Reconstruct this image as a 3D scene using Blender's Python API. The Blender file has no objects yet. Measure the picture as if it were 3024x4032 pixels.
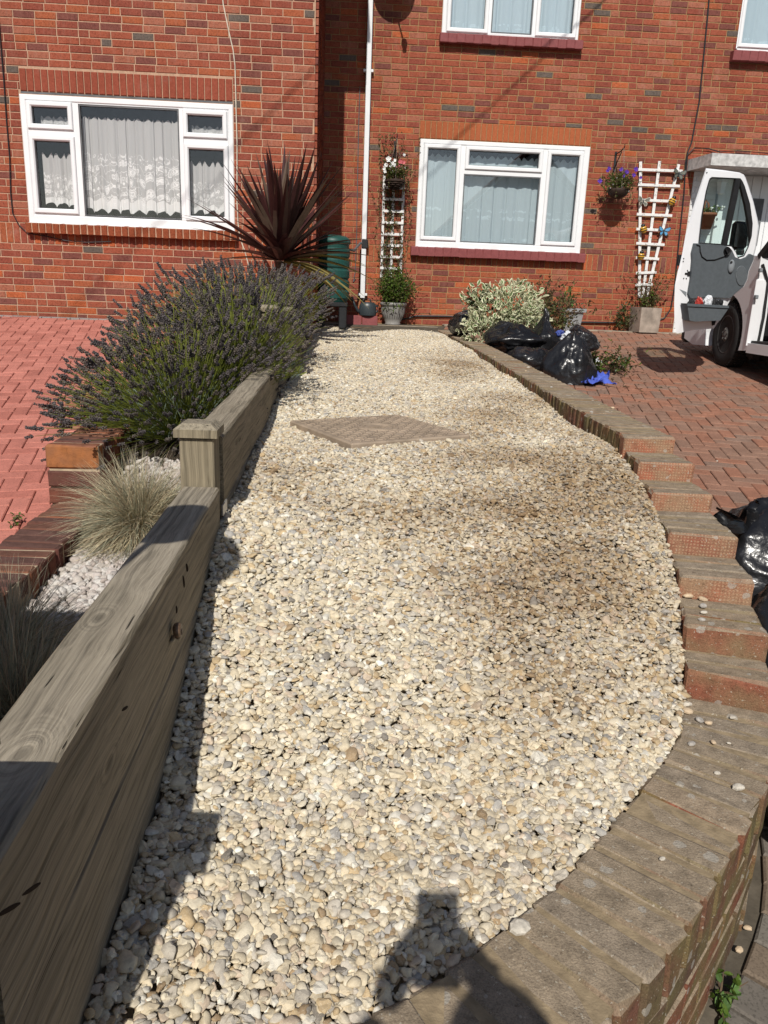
import bpy, math, random
import numpy as np
from mathutils import Vector, Matrix

random.seed(7); RNG = np.random.default_rng(7)
SC = bpy.context.scene
COL = SC.collection
rad = math.radians

# ------------------------------------------------------------------ camera
PITCH, ROLL, YAW, FPX = rad(15.82936), rad(-2.24257), rad(2.92880), 3043.8
_f = Vector((math.sin(YAW)*math.cos(PITCH), math.cos(YAW)*math.cos(PITCH), -math.sin(PITCH)))
_r = Vector((math.cos(YAW), -math.sin(YAW), 0.0))
_d = _f.cross(_r)
CR = _r*math.cos(ROLL) + _d*math.sin(ROLL)
CD = -_r*math.sin(ROLL) + _d*math.cos(ROLL)
cam_d = bpy.data.cameras.new('camera'); cam = bpy.data.objects.new('camera', cam_d); COL.objects.link(cam)
M = Matrix.Identity(4)
for i in range(3):
    M[i][0] = CR[i]; M[i][1] = -CD[i]; M[i][2] = -_f[i]
cam.matrix_world = M
cam_d.sensor_fit = 'VERTICAL'; cam_d.sensor_height = 36.0; cam_d.lens = FPX/4032.0*36.0
cam_d.clip_start = 0.02; cam_d.clip_end = 500.0
SC.camera = cam

# ------------------------------------------------------------------ light
SUN_EL, SUN_AZ = rad(42.0), rad(8.0)          # light travels towards +Y, a little to the right, downwards
LD = Vector((math.sin(SUN_AZ)*math.cos(SUN_EL), math.cos(SUN_AZ)*math.cos(SUN_EL), -math.sin(SUN_EL)))
sl = bpy.data.lights.new('sun', 'SUN'); sl.energy = 4.3; sl.angle = rad(0.53); sl.color = (1.0, 0.955, 0.88)
so = bpy.data.objects.new('sun', sl); COL.objects.link(so)
so.rotation_euler = LD.to_track_quat('-Z', 'Y').to_euler(); so.location = (-3, -12, 14)
W = bpy.data.worlds.new('World'); SC.world = W; W.use_nodes = True
wn = W.node_tree.nodes; wl = W.node_tree.links
sky = wn.new('ShaderNodeTexSky'); sky.sky_type = 'NISHITA'; sky.sun_disc = False
sky.sun_elevation = SUN_EL; sky.sun_rotation = rad(180) + SUN_AZ
bg = wn['Background']; bg.inputs['Strength'].default_value = 0.07
wl.new(sky.outputs['Color'], bg.inputs['Color'])
SC.view_settings.view_transform = 'Standard'; SC.view_settings.look = 'None'
SC.view_settings.exposure = 0.0; SC.view_settings.gamma = 1.0; SC.view_settings.use_curve_mapping = False
SC.cycles.max_bounces = 8; SC.cycles.transparent_max_bounces = 16

# ------------------------------------------------------------------ measuring: a direction in the photograph met with a real plane
def ray(px, py):
    return CR*((px-1512.0)/FPX) + CD*((py-2016.0)/FPX) + _f
def onY(px, py, Y):
    w = ray(px, py); return w*(Y/w.y)
def onX(px, py, X):
    w = ray(px, py); return w*(X/w.x)
def onZ(px, py, Z):
    w = ray(px, py); return w*(Z/w.z)
YR, YL = 11.28, 9.36                           # fronts of the right and left house
def RP(px, py): return onY(px, py, YR)
def LP(px, py): return onY(px, py, YL)

# ------------------------------------------------------------------ mesh helpers
class MB:
    def __init__(s): s.v = []; s.f = []; s.m = []
    def add(s, vs, fs, mi=0):
        o = len(s.v); s.v.extend([tuple(p) for p in vs])
        s.f.extend([tuple(i+o for i in f) for f in fs]); s.m.extend([mi]*len(fs)); return s
    def box(s, c, d, R=None, mi=0, bev=0.0):
        hx, hy, hz = d[0]/2, d[1]/2, d[2]/2
        if bev <= 0:
            vs = [(x, y, z) for x in (-hx, hx) for y in (-hy, hy) for z in (-hz, hz)]
            fs = [(0,1,3,2),(4,6,7,5),(0,4,5,1),(2,3,7,6),(0,2,6,4),(1,5,7,3)]
        else:
            vs = []; fs = []
            b = bev; idx = {}
            for sx in (-1,1):
                for sy in (-1,1):
                    for sz in (-1,1):
                        for ax in range(3):
                            p = [sx*(hx-b), sy*(hy-b), sz*(hz-b)]
                            p[ax] = (sx*hx, sy*hy, sz*hz)[ax]
                            idx[(sx,sy,sz,ax)] = len(vs); vs.append(tuple(p))
            I = lambda a,b_,c_,ax: idx[(a,b_,c_,ax)]
            for q in (-1,1):
                fs.append([I(q,-1,-1,0),I(q,1,-1,0),I(q,1,1,0),I(q,-1,1,0)][::q])
                fs.append([I(-1,q,-1,1),I(-1,q,1,1),I(1,q,1,1),I(1,q,-1,1)][::q])
                fs.append([I(-1,-1,q,2),I(1,-1,q,2),I(1,1,q,2),I(-1,1,q,2)][::q])
            for a in (-1,1):
                for b_ in (-1,1):
                    fs.append([I(a,b_,-1,0),I(a,b_,-1,1),I(a,b_,1,1),I(a,b_,1,0)][::a*b_])
                    fs.append([I(a,-1,b_,2),I(a,-1,b_,0),I(a,1,b_,0),I(a,1,b_,2)][::a*b_])
                    fs.append([I(-1,a,b_,1),I(-1,a,b_,2),I(1,a,b_,2),I(1,a,b_,1)][::a*b_])
                    for c_ in (-1,1):
                        fs.append([I(a,b_,c_,0),I(a,b_,c_,1),I(a,b_,c_,2)][::a*b_*c_])
        if R is not None: vs = [R @ Vector(p) for p in vs]
        vs = [(p[0]+c[0], p[1]+c[1], p[2]+c[2]) for p in vs]
        return s.add(vs, fs, mi)
    def bar(s, a, b, w, t, up=(0,0,1), mi=0, bev=0.0):
        a = Vector(a); b = Vector(b); d = b-a; L = d.length; d.normalize()
        u = Vector(up); x = d.cross(u); x.normalize(); u2 = x.cross(d)
        R = Matrix((d, x, u2)).transposed()
        return s.box((a+b)/2, (L, w, t), R, mi, bev)
    def tube(s, pts, r, n=6, mi=0, cap=True):
        pts = [Vector(p) for p in pts]; N = len(pts)
        rs = r if isinstance(r, (list, tuple)) else [r]*N
        vs = []; fs = []; ref = None
        for i, p in enumerate(pts):
            t = (pts[min(i+1,N-1)]-pts[max(i-1,0)])
            if t.length < 1e-9: t = Vector((0,0,1))
            t.normalize()
            if ref is None:
                ref = Vector((0,0,1)) if abs(t.z) < .9 else Vector((1,0,0))
            x = t.cross(ref); x.normalize(); y = t.cross(x); ref = -y if False else ref
            for k in range(n):
                a = 2*math.pi*k/n
                vs.append(p + (x*math.cos(a) + y*math.sin(a))*rs[i])
        for i in range(N-1):
            for k in range(n):
                fs.append((i*n+k, i*n+(k+1)%n, (i+1)*n+(k+1)%n, (i+1)*n+k))
        if cap:
            fs.append(tuple(range(n-1,-1,-1))); fs.append(tuple(range((N-1)*n, N*n)))
        return s.add(vs, fs, mi)
    def lathe(s, prof, c, n=20, mi=0, sx=1.0, sy=1.0, R=None):
        vs = []; fs = []
        for (r, z) in prof:
            for k in range(n):
                a = 2*math.pi*k/n; vs.append(Vector((r*math.cos(a)*sx, r*math.sin(a)*sy, z)))
        for i in range(len(prof)-1):
            for k in range(n):
                fs.append((i*n+k, i*n+(k+1)%n, (i+1)*n+(k+1)%n, (i+1)*n+k))
        fs.append(tuple(range(n-1,-1,-1))); fs.append(tuple(range((len(prof)-1)*n, len(prof)*n)))
        if R is not None: vs = [R @ p for p in vs]
        return s.add([p+Vector(c) for p in vs], fs, mi)
    def ball(s, c, r, nu=10, nv=7, mi=0, R=None):
        if not isinstance(r, (tuple, list)): r = (r, r, r)
        vs = []; fs = []
        for j in range(1, nv):
            for i in range(nu):
                t = math.pi*j/nv; a = 2*math.pi*i/nu
                vs.append(Vector((r[0]*math.sin(t)*math.cos(a), r[1]*math.sin(t)*math.sin(a), r[2]*math.cos(t))))
        top = len(vs); vs.append(Vector((0,0,r[2]))); vs.append(Vector((0,0,-r[2])))
        for j in range(nv-2):
            for i in range(nu):
                fs.append((j*nu+i, (j+1)*nu+i, (j+1)*nu+(i+1)%nu, j*nu+(i+1)%nu))
        for i in range(nu):
            fs.append((top, i, (i+1)%nu)); fs.append((top+1, (nv-2)*nu+(i+1)%nu, (nv-2)*nu+i))
        if R is not None: vs = [R @ p for p in vs]
        return s.add([p+Vector(c) for p in vs], fs, mi)
    def slab(s, poly, n, t, mi=0):
        """a flat outline (list of points) given thickness t along -n"""
        N = len(poly); n = Vector(n).normalized(); P = [Vector(p) for p in poly]
        nn = Vector((0,0,0))
        for i in range(N): nn += (P[i]-P[0]).cross(P[(i+1)%N]-P[0])
        if nn.dot(n) < 0: P = P[::-1]
        vs = P + [p-n*t for p in P]
        fs = [tuple(range(N)), tuple(range(2*N-1, N-1, -1))]
        for i in range(N): fs.append((i, N+i, N+(i+1)%N, (i+1)%N))
        return s.add(vs, fs, mi)
    def mesh(s, name, mats, smooth=False):
        me = bpy.data.meshes.new(name); me.from_pydata(s.v, [], s.f)
        for m in (mats if isinstance(mats, (list, tuple)) else [mats]): me.materials.append(m)
        me.polygons.foreach_set('material_index', s.m)
        if smooth: me.polygons.foreach_set('use_smooth', [True]*len(s.f))
        me.update(); return me
    def build(s, name, mats, parent=None, smooth=False, **kw):
        return put(name, s.mesh(name, mats, smooth), parent, **kw)

def plink(o, parent):
    """parent o, keeping the world coordinates its mesh was written in"""
    o.parent = parent
    if parent is not None and parent.type == 'EMPTY':
        o.matrix_parent_inverse = Matrix.Translation(-Vector(parent.location))
def put(name, me, parent=None, loc=None, rot=None, kind=None, label=None, cat=None, group=None):
    o = bpy.data.objects.new(name, me); COL.objects.link(o)
    if loc is not None: o.location = loc
    if rot is not None: o.rotation_euler = rot
    if parent is not None: plink(o, parent)
    tag(o, label, cat, group, kind); return o
def tag(o, label=None, cat=None, group=None, kind=None):
    if label: o['label'] = label
    if cat: o['category'] = cat
    if group: o['group'] = group
    if kind: o['kind'] = kind
    return o
def thing(name, label, cat, loc, group=None):
    o = bpy.data.objects.new(name, None); o.empty_display_size = .1; COL.objects.link(o); o.location = loc
    return tag(o, label, cat, group)

# ------------------------------------------------------------------ materials
def srgb(r, g, b):
    f = lambda c: (c/255/12.92) if c/255 <= .04045 else ((c/255+.055)/1.055)**2.4
    return (f(r), f(g), f(b), 1.0)
class NT:
    def __init__(s, name):
        s.m = bpy.data.materials.new(name); s.m.use_nodes = True
        s.n = s.m.node_tree.nodes; s.l = s.m.node_tree.links; s.b = s.n['Principled BSDF']; s.o = s.n['Material Output']
    def new(s, t, **kw):
        n = s.n.new(t)
        for k, v in kw.items():
            if k.startswith('_'): n.inputs[int(k[1:]) if k[1:].isdigit() else k[1:]].default_value = v
            else: setattr(n, k, v)
        return n
    def link(s, a, b): s.l.new(a, b)
    def pos(s):
        if not hasattr(s, '_p'): s._p = s.new('ShaderNodeNewGeometry')
        return s._p
    def noise(s, scale, detail=4, rough=.55, vec=None, stretch=None):
        n = s.new('ShaderNodeTexNoise'); n.inputs['Scale'].default_value = scale; n.inputs['Detail'].default_value = detail
        n.inputs['Roughness'].default_value = rough
        v = vec if vec is not None else s.pos().outputs['Position']
        if stretch:
            mp = s.new('ShaderNodeMapping'); mp.inputs['Scale'].default_value = stretch; s.link(v, mp.inputs['Vector']); v = mp.outputs['Vector']
        s.link(v, n.inputs['Vector']); return n.outputs['Fac']
    def ramp(s, fac, stops):
        r = s.new('ShaderNodeValToRGB'); e = r.color_ramp.elements
        while len(e) < len(stops): e.new(.5)
        for i, (p, c) in enumerate(stops):
            e[i].position = p; e[i].color = c if len(c) == 4 else (*c, 1)
        s.link(fac, r.inputs['Fac']); return r.outputs['Color']
    def mix(s, fac, a, b, mode='MIX'):
        n = s.new('ShaderNodeMix', data_type='RGBA', blend_type=mode)
        for sock, v in ((n.inputs['Factor'], fac), (n.inputs['A'], a), (n.inputs['B'], b)):
            if hasattr(v, 'is_linked') or hasattr(v, 'node'): s.link(v, sock)
            else: sock.default_value = v
        # RGBA sockets of the Mix node are the 7th and 8th
        return n.outputs['Result'] if False else n.outputs[2]
    def math(s, op, a, b=None):
        n = s.new('ShaderNodeMath', operation=op)
        for i, v in enumerate((a, b)):
            if v is None: continue
            if hasattr(v, 'node'): s.link(v, n.inputs[i])
            else: n.inputs[i].default_value = v
        return n.outputs[0]
    def bump(s, h, strength=.3, dist=.004):
        b = s.new('ShaderNodeBump'); b.inputs['Strength'].default_value = strength; b.inputs['Distance'].default_value = dist
        s.link(h, b.inputs['Height']); s.link(b.outputs['Normal'], s.b.inputs['Normal'])
    def col(s, c):
        if hasattr(c, 'node'): s.link(c, s.b.inputs['Base Color'])
        else: s.b.inputs['Base Color'].default_value = c
    def rough(s, r, spec=None):
        s.b.inputs['Roughness'].default_value = r
        if spec is not None: s.b.inputs['Specular IOR Level'].default_value = spec
def _mix_fix():
    pass
def NTmix(s, fac, a, b, mode='MIX'):
    n = s.n.new('ShaderNodeMix'); n.data_type = 'RGBA'; n.blend_type = mode
    ins = [i for i in n.inputs]
    fa = ins[0]; A = [i for i in ins if i.name == 'A' and i.type == 'RGBA'][0]; B = [i for i in ins if i.name == 'B' and i.type == 'RGBA'][0]
    for sock, v in ((fa, fac), (A, a), (B, b)):
        if hasattr(v, 'node'): s.link(v, sock)
        else: sock.default_value = v
    return [o for o in n.outputs if o.type == 'RGBA'][0]
NT.mix = NTmix
def mat(name, c, rough=.7, spec=.3, var=.25, scale=12, bump=0.0, bscale=120, metal=0.0, bdist=.003, stretch=None, c2=None):
    t = NT(name); t.rough(rough, spec); t.b.inputs['Metallic'].default_value = metal
    n = t.noise(scale, stretch=stretch)
    lo = tuple(max(0, x*(1-var)) for x in c[:3])+(1,); hi = tuple(min(1, x*(1+var)) for x in c[:3])+(1,)
    if c2: hi = c2; lo = c
    t.col(t.ramp(n, [(.3, lo), (.7, hi)]))
    if bump: t.bump(t.noise(bscale, 3, stretch=stretch), bump, bdist)
    return t.m
# ------------------------------------------------------------------ brick materials
def brick_mat(name, c, dark=.55, streak=.35, rough=.85):
    t = NT(name); t.rough(rough, .2)
    n1 = t.noise(55, 5, .65); n2 = t.noise(9, 3, stretch=(3, 3, .6)); n3 = t.noise(300, 2)
    base = t.ramp(n1, [(.28, tuple(x*dark for x in c[:3])+(1,)), (.5, c), (.8, tuple(min(1, x*1.22+.008) for x in c[:3])+(1,))])
    pale = tuple(min(1, .55*x+.45*y) for x, y in zip(c[:3], (.42, .23, .17)))+(1,)
    m = t.ramp(n2, [(.52, (0,0,0,1)), (.75, (streak,)*3+(1,))])
    cc = t.mix(m, base, pale); wz = t.ramp(t.noise(1.5, 5, .62, stretch=(1, 1, .45)), [(.30, (.78,.75,.74,1)), (.52, (1,1,1,1)), (.75, (1.12,1.10,1.08,1))]); cc = t.mix(.85, cc, wz, 'MULTIPLY')
    ef = t.ramp(t.noise(3.2, 6, .7), [(.60, (0,0,0,1)), (.80, (.28,.28,.28,1))]); cc = t.mix(ef, cc, (.40,.30,.25,1)); t.col(cc); t.bump(t.math('ADD', n1, n3), .5, .0035)
    return t.m
BR = [brick_mat('brick_red', (.305,.08,.044,1)), brick_mat('brick_red_deep', (.25,.064,.04,1)),
      brick_mat('brick_orange', (.34,.095,.042,1)), brick_mat('brick_plum', (.185,.062,.048,1)),
      brick_mat('brick_pale_red', (.33,.115,.07,1), streak=.7), brick_mat('brick_slate', (.125,.098,.082,1), streak=.2),
      brick_mat('brick_bright_orange', (.42,.105,.04,1))]
BW_R = [38, 30, 7, 8, 12, 3.4, 2.2]; BW_L = [38, 28, 9, 8, 12, 2.6, 2.6]; BW_LOW = [44, 20, 20, 7, 4, .8, 5]
mort_R = mat('mortar_sandy', (.33,.20,.10,1), .95, .1, .2, 40, .5, 150)
mort_L = mat('mortar_pinkish', (.46,.30,.205,1), .95, .1, .15, 40, .5, 150)
soldier_R = brick_mat('soldier_brick_orange', (.37,.105,.042,1), .85, .1); soldier_L = brick_mat('soldier_brick_red', (.27,.066,.038,1), .8, .1)
sill_paint = mat('maroon_paint', (.24,.066,.066,1), .55, .35, .12, 30, .15, 90)
sill_brick = brick_mat('sill_brick', (.27,.07,.03,1), .5, .15)
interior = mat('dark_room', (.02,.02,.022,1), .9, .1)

def brick_shape(w, h, jit=.0015, depth=.03, ch=.004):
    """one brick: outer face towards -Y, chamfered arris"""
    j = lambda: random.uniform(-jit, jit)
    b = ch; a = []
    for sx, sz in ((-1,-1),(1,-1),(1,1),(-1,1)):
        a.append((sx*(w/2-b)+j(), j()*.6, sz*(h/2-b)+j()))
    for sx, sz in ((-1,-1),(1,-1),(1,1),(-1,1)):
        a.append((sx*w/2+j()*.6, b, sz*h/2+j()*.6))
    for sx, sz in ((-1,-1),(1,-1),(1,1),(-1,1)):
        a.append((sx*w/2, depth, sz*h/2))
    f = [(0,1,2,3)]
    for k in range(4):
        n = (k+1) % 4
        f.append((4+k, 4+n, n, k)); f.append((8+k, 8+n, 4+n, 4+k))
    return a, f
_bcache = {}
def brick_mesh(w, h, mi, var=0, mats=BR):
    key = (round(w, 3), round(h, 3), mi, var, id(mats))
    if key not in _bcache:
        mb = MB(); mb.add(*brick_shape(w, h)); _bcache[key] = mb.mesh('brick', mats[mi])
    return _bcache[key]
def cut(rects, holes):
    out = list(rects)
    for (a0, a1, c0, c1) in holes:
        nxt = []
        for (x0, x1, z0, z1) in out:
            if x1 <= a0 or x0 >= a1 or z1 <= c0 or z0 >= c1: nxt.append((x0, x1, z0, z1)); continue
            if x0 < a0-.018: nxt.append((x0, a0-.005, z0, z1))
            if x1 > a1+.018: nxt.append((a1+.005, x1, z0, z1))
            m0, m1 = max(x0, a0), min(x1, a1)
            if m1-m0 > .03:
                if z0 < c0-.015: nxt.append((m0, m1, z0, c0-.004))
                if z1 > c1+.015: nxt.append((m0, m1, c1+.004, z1))
        out = nxt
    return out
def pick(wts):
    return random.choices(range(len(wts)), wts)[0]

def brick_wall(house, Y, x0, x1, z0, ztop, band, holes, wts, view, clip_left=False, shade=None):
    """stretcher-bond front with a soldier band; the biggest 300 bricks are objects, the rest one part"""
    rects = []                                    # (x0,x1,z0,z1,mat)
    zb0, zb1 = band
    n = int(round((zb0-z0)/.075)); rows = [(zb0-(n-i)*.075) for i in range(n+1)]
    z = zb1
    while z < ztop: rows.append(z); z += .075
    for ri, z in enumerate(rows):
        if abs(z-zb0) < 1e-6: continue
        off = (.1125 if ri % 2 else 0) + random.uniform(-.012, .012)
        x = x0-off
        while x < x1:
            w = .215
            if random.random() < .09: w = .1025
            a, b = max(x, x0), min(x+w, x1)
            if b-a > .03:
                wl = BW_LOW if z < zb0 else wts
                for r in cut([(a, b, z+.005, z+.07)], holes): rects.append((*r, pick(wl)))
            x += w+.01
    x = x0
    while x < x1-.03:                             # soldier band at sill height
        for r in cut([(x, min(x+.0645, x1), zb0+.005, zb1-.005)], holes): rects.append((*r, pick([40, 20, 30, 8, 4, 0, 6])))
        x += .075
    vx0, vx1, vz0, vz1 = view
    size = lambda r: (r[1]-r[0])*(r[3]-r[2]) - (1 if not (vx0 < (r[0]+r[1])/2 < vx1 and vz0 < (r[2]+r[3])/2 < vz1) else 0) - .0002*abs((r[2]+r[3])/2-.5)
    rects.sort(key=size, reverse=True)
    rest = MB()
    for k, (a, b, c, d, mi) in enumerate(rects):
        dy = random.uniform(-.0018, .0018)
        if k < 300:
            o = put('brick', brick_mesh(b-a, d-c, mi, random.randrange(4)), house, loc=((a+b)/2, Y+dy, (c+d)/2), rot=(0, random.uniform(-.006, .006), random.uniform(-.004, .004)))
        else:
            v, f = brick_shape(b-a, d-c); rest.add([(p[0]+(a+b)/2, p[1]+Y+dy, p[2]+(c+d)/2) for p in v], f, mi)
    rest.build('bricks', BR, house, kind='stuff')
def wall_back(house, name, Y, x0, x1, z0, z1, holes, m, thick=.25, rec=.006):
    """mortar bed behind the bricks, with the openings left out"""
    xs = sorted({x0, x1, *[max(x0, min(x1, h[i])) for h in holes for i in (0, 1)]}); mb = MB()
    for a, b in zip(xs[:-1], xs[1:]):
        zs = [(z0, z1)]
        for h in holes:
            if h[0] < (a+b)/2 < h[1]:
                nz = []
                for c, d in zs:
                    if h[3] <= c or h[2] >= d: nz.append((c, d)); continue
                    if h[2] > c: nz.append((c, h[2]))
                    if h[3] < d: nz.append((h[3], d))
                zs = nz
        for c, d in zs: mb.box(((a+b)/2, Y+rec+thick/2, (c+d)/2), (b-a, thick, d-c))
    return mb.build(name, m, house)
def soldiers(house, name, Y, x0, x1, z0, z1, bm, mm, proud=.003):
    n = int(round((x1-x0)/.075)); p = (x1-x0)/n
    part = MB().box(((x0+x1)/2, Y+.03, (z0+z1)/2), (x1-x0, .05, z1-z0)).build(name, mm, house)
    ms = []
    for k in range(4):
        mb = MB(); mb.add(*brick_shape(p-.0095, z1-z0-.008, .0015)); ms.append(mb.mesh('soldier_brick', bm))
    for k in range(n):
        put('brick', random.choice(ms), part, loc=(x0+(k+.5)*p, Y-proud+random.uniform(-.0015, .0015), (z0+z1)/2))
def sill(house, Y, x0, x1, z0, z1, proud, bm, mm, pitch=.075, gap=.009):
    n = int(round((x1-x0)/pitch)); p = (x1-x0)/n
    part = MB().box(((x0+x1)/2, Y-proud/2+.03, (z0+z1)/2), (x1-x0-.01, proud+.05, z1-z0-.006)).build('window_sill', mm, house)
    ms = []
    for k in range(5):
        mb = MB().box((0, 0, 0), (p-gap, proud+.06, z1-z0), bev=.006)
        mb.v = [(a+random.uniform(-.0015,.0015), b+random.uniform(-.002,.002), c+random.uniform(-.002,.002)) for a, b, c in mb.v]
        ms.append(mb.mesh('sill_brick', bm))
    for k in range(n):
        put('brick', random.choice(ms), part, loc=(x0+(k+.5)*p, Y-proud/2+.028+random.uniform(-.003,.003), (z0+z1)/2+random.uniform(-.003,.003)), rot=(rad(random.uniform(3,5)),0,0))

# ------------------------------------------------------------------ windows
upvc = mat('white_upvc', (.80,.81,.82,1), .28, .5, .03, 4)
gasket = mat('grey_gasket', (.12,.125,.13,1), .6, .3)
def glass_mat(name, tint=(1,1,1,1), base=.06, gloss=1.0, ior=1.5):
    t = NT(name); t.n.remove(t.b)
    tr = t.new('ShaderNodeBsdfTransparent'); tr.inputs['Color'].default_value = tint
    gl = t.new('ShaderNodeBsdfGlossy'); gl.inputs['Roughness'].default_value = .01; gl.inputs['Color'].default_value = (gloss,)*3+(1,)
    lw = t.new('ShaderNodeLayerWeight'); lw.inputs['Blend'].default_value = .5      # Schlick, the same from both sides of the pane
    ad = t.math('ADD', t.math('MULTIPLY', t.math('POWER', lw.outputs['Facing'], 5.0), .9), .035+base*.5)
    mx = t.new('ShaderNodeMixShader'); t.link(ad, mx.inputs[0]); t.link(tr.outputs[0], mx.inputs[1]); t.link(gl.outputs[0], mx.inputs[2])
    t.link(mx.outputs[0], t.o.inputs['Surface']); return t.m
glass = glass_mat('window_glass', base=.04); glass_sky = glass_mat('window_glass_bright', (.97,.99,1,1), .10)
def net_mat(name, dens, flow, scale, colr=(.78,.78,.76,1), bands=None):
    """net curtain: woven part transparent, motifs dense"""
    t = NT(name); t.rough(.9, .1); t.col(colr)
    uv = t.new('ShaderNodeUVMap'); v = uv.outputs['UV']
    vo = t.new('ShaderNodeTexVoronoi'); vo.inputs['Scale'].default_value = scale; t.link(v, vo.inputs['Vector'])
    d = vo.outputs['Distance']
    pet = t.math('SINE', t.math('MULTIPLY', d, 34.0))
    sep = t.new('ShaderNodeSeparateXYZ'); t.link(v, sep.inputs[0]); y = sep.outputs['Y']
    fl = t.math('MULTIPLY', t.math('LESS_THAN', d, .42), t.math('ADD', .62, t.math('MULTIPLY', pet, .38)))
    wob = t.noise(scale*2.2, 2, vec=v)
    if bands is None:                              # roses, dense towards the hem
        m = t.math('LESS_THAN', t.math('ADD', y, t.math('MULTIPLY', wob, .55)), .80)
        hem = t.math('LESS_THAN', y, .12)
        fl = t.math('MAXIMUM', t.math('MULTIPLY', fl, m), t.math('MULTIPLY', hem, .75))
        curl = t.math('LESS_THAN', t.math('ABSOLUTE', t.math('SUBTRACT', t.noise(scale*1.3, 1, vec=v), .5)), .018)
        fl = t.math('MAXIMUM', fl, t.math('MULTIPLY', t.math('MULTIPLY', curl, t.math('LESS_THAN', y, .62)), .7))
    else:
        m = None
        for b0, b1 in bands:
            q = t.math('MULTIPLY', t.math('GREATER_THAN', y, b0), t.math('LESS_THAN', y, b1))
            m = q if m is None else t.math('MAXIMUM', m, q)
        fl = t.math('MULTIPLY', fl, m)
    a = t.math('ADD', dens, t.math('MULTIPLY', fl, flow)); a = t.math('MINIMUM', a, 1.0)
    t.link(a, t.b.inputs['Alpha']); return t.m
net_L = net_mat('lace_rose', .54, .44, 9.0, (.80,.80,.79,1))
net_R = net_mat('net_voile', .74, .26, 20.0, (.62,.70,.72,1), bands=[(.055,.10),(.30,.345),(.385,.42)])
net_U = net_mat('net_voile_upper', .78, .22, 20.0, (.62,.71,.74,1), bands=[(.07,.13)])
def curtain(parent, Y, x0, x1, z0, z1, m, folds, amp, seed, scal=.0, uvs=1.0, top_wave=.0, zb=None):
    rng = random.Random(seed); nx = max(24, int((x1-x0)*110)); nz = 10
    ph = [rng.uniform(0, 6.28) for _ in range(5)]
    vs = []; uv = []; fs = []
    for j in range(nz+1):
        v = j/nz
        for i in range(nx+1):
            u = i/nx; x = x0+(x1-x0)*u
            w = math.sin(folds*u*6.283+ph[0]+1.3*math.sin(3*u*6.283+ph[1]))+.45*math.sin(folds*2.3*u*6.283+ph[2])
            y = Y + amp*w*(.55+.45*(1-v))
            zz0 = z0 + scal*abs(math.sin((x*7.2+.08*w)*math.pi)) ; zz1 = z1 + top_wave*math.sin(folds*1.9*u*6.283+ph[3])
            vs.append((x+.012*math.cos(folds*u*6.283+ph[0]), y, zz0+(zz1-zz0)*v)); uv.append(((x-x0+.03*w)*uvs, v*(z1-z0)*uvs/1.27 if False else v))
    for j in range(nz):
        for i in range(nx):
            a = j*(nx+1)+i; fs.append((a, a+1, a+nx+2, a+nx+1))
    me = bpy.data.meshes.new('net_curtain'); me.from_pydata(vs, [], fs); me.materials.append(m)
    ul = me.uv_layers.new(name='UVMap'); h = (z1-z0)
    for lp in me.loops: u, v = uv[lp.vertex_index]; ul.data[lp.index].uv = (u/max(h, .4), v)
    me.polygons.foreach_set('use_smooth', [True]*len(fs))
    return put('net_curtain', me, parent)
def ring(mb, Y0, Y1, o, i, mi=0):
    """rectangular frame between outer rect o and inner rect i (x0,x1,z0,z1), mitred, front at Y0"""
    P = lambda r, y: [(r[0],y,r[2]),(r[1],y,r[2]),(r[1],y,r[3]),(r[0],y,r[3])]
    c = .008; o2 = (o[0]+c, o[1]-c, o[2]+c, o[3]-c); i2 = (i[0]-c*1.6, i[1]+c*1.6, i[2]-c*1.6, i[3]+c*1.6)
    loops = [P(o, Y1), P(o, Y0+c), P(o2, Y0), P(i2, Y0), P(i, Y0+c*1.6), P(i, Y1)]
    vs = sum(loops, []); fs = []
    for a in range(5):
        for k in range(4):
            n = (k+1) % 4; fs.append((a*4+k, a*4+n, a*4+4+n, a*4+4+k))
    mb.add(vs, fs, mi)
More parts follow.
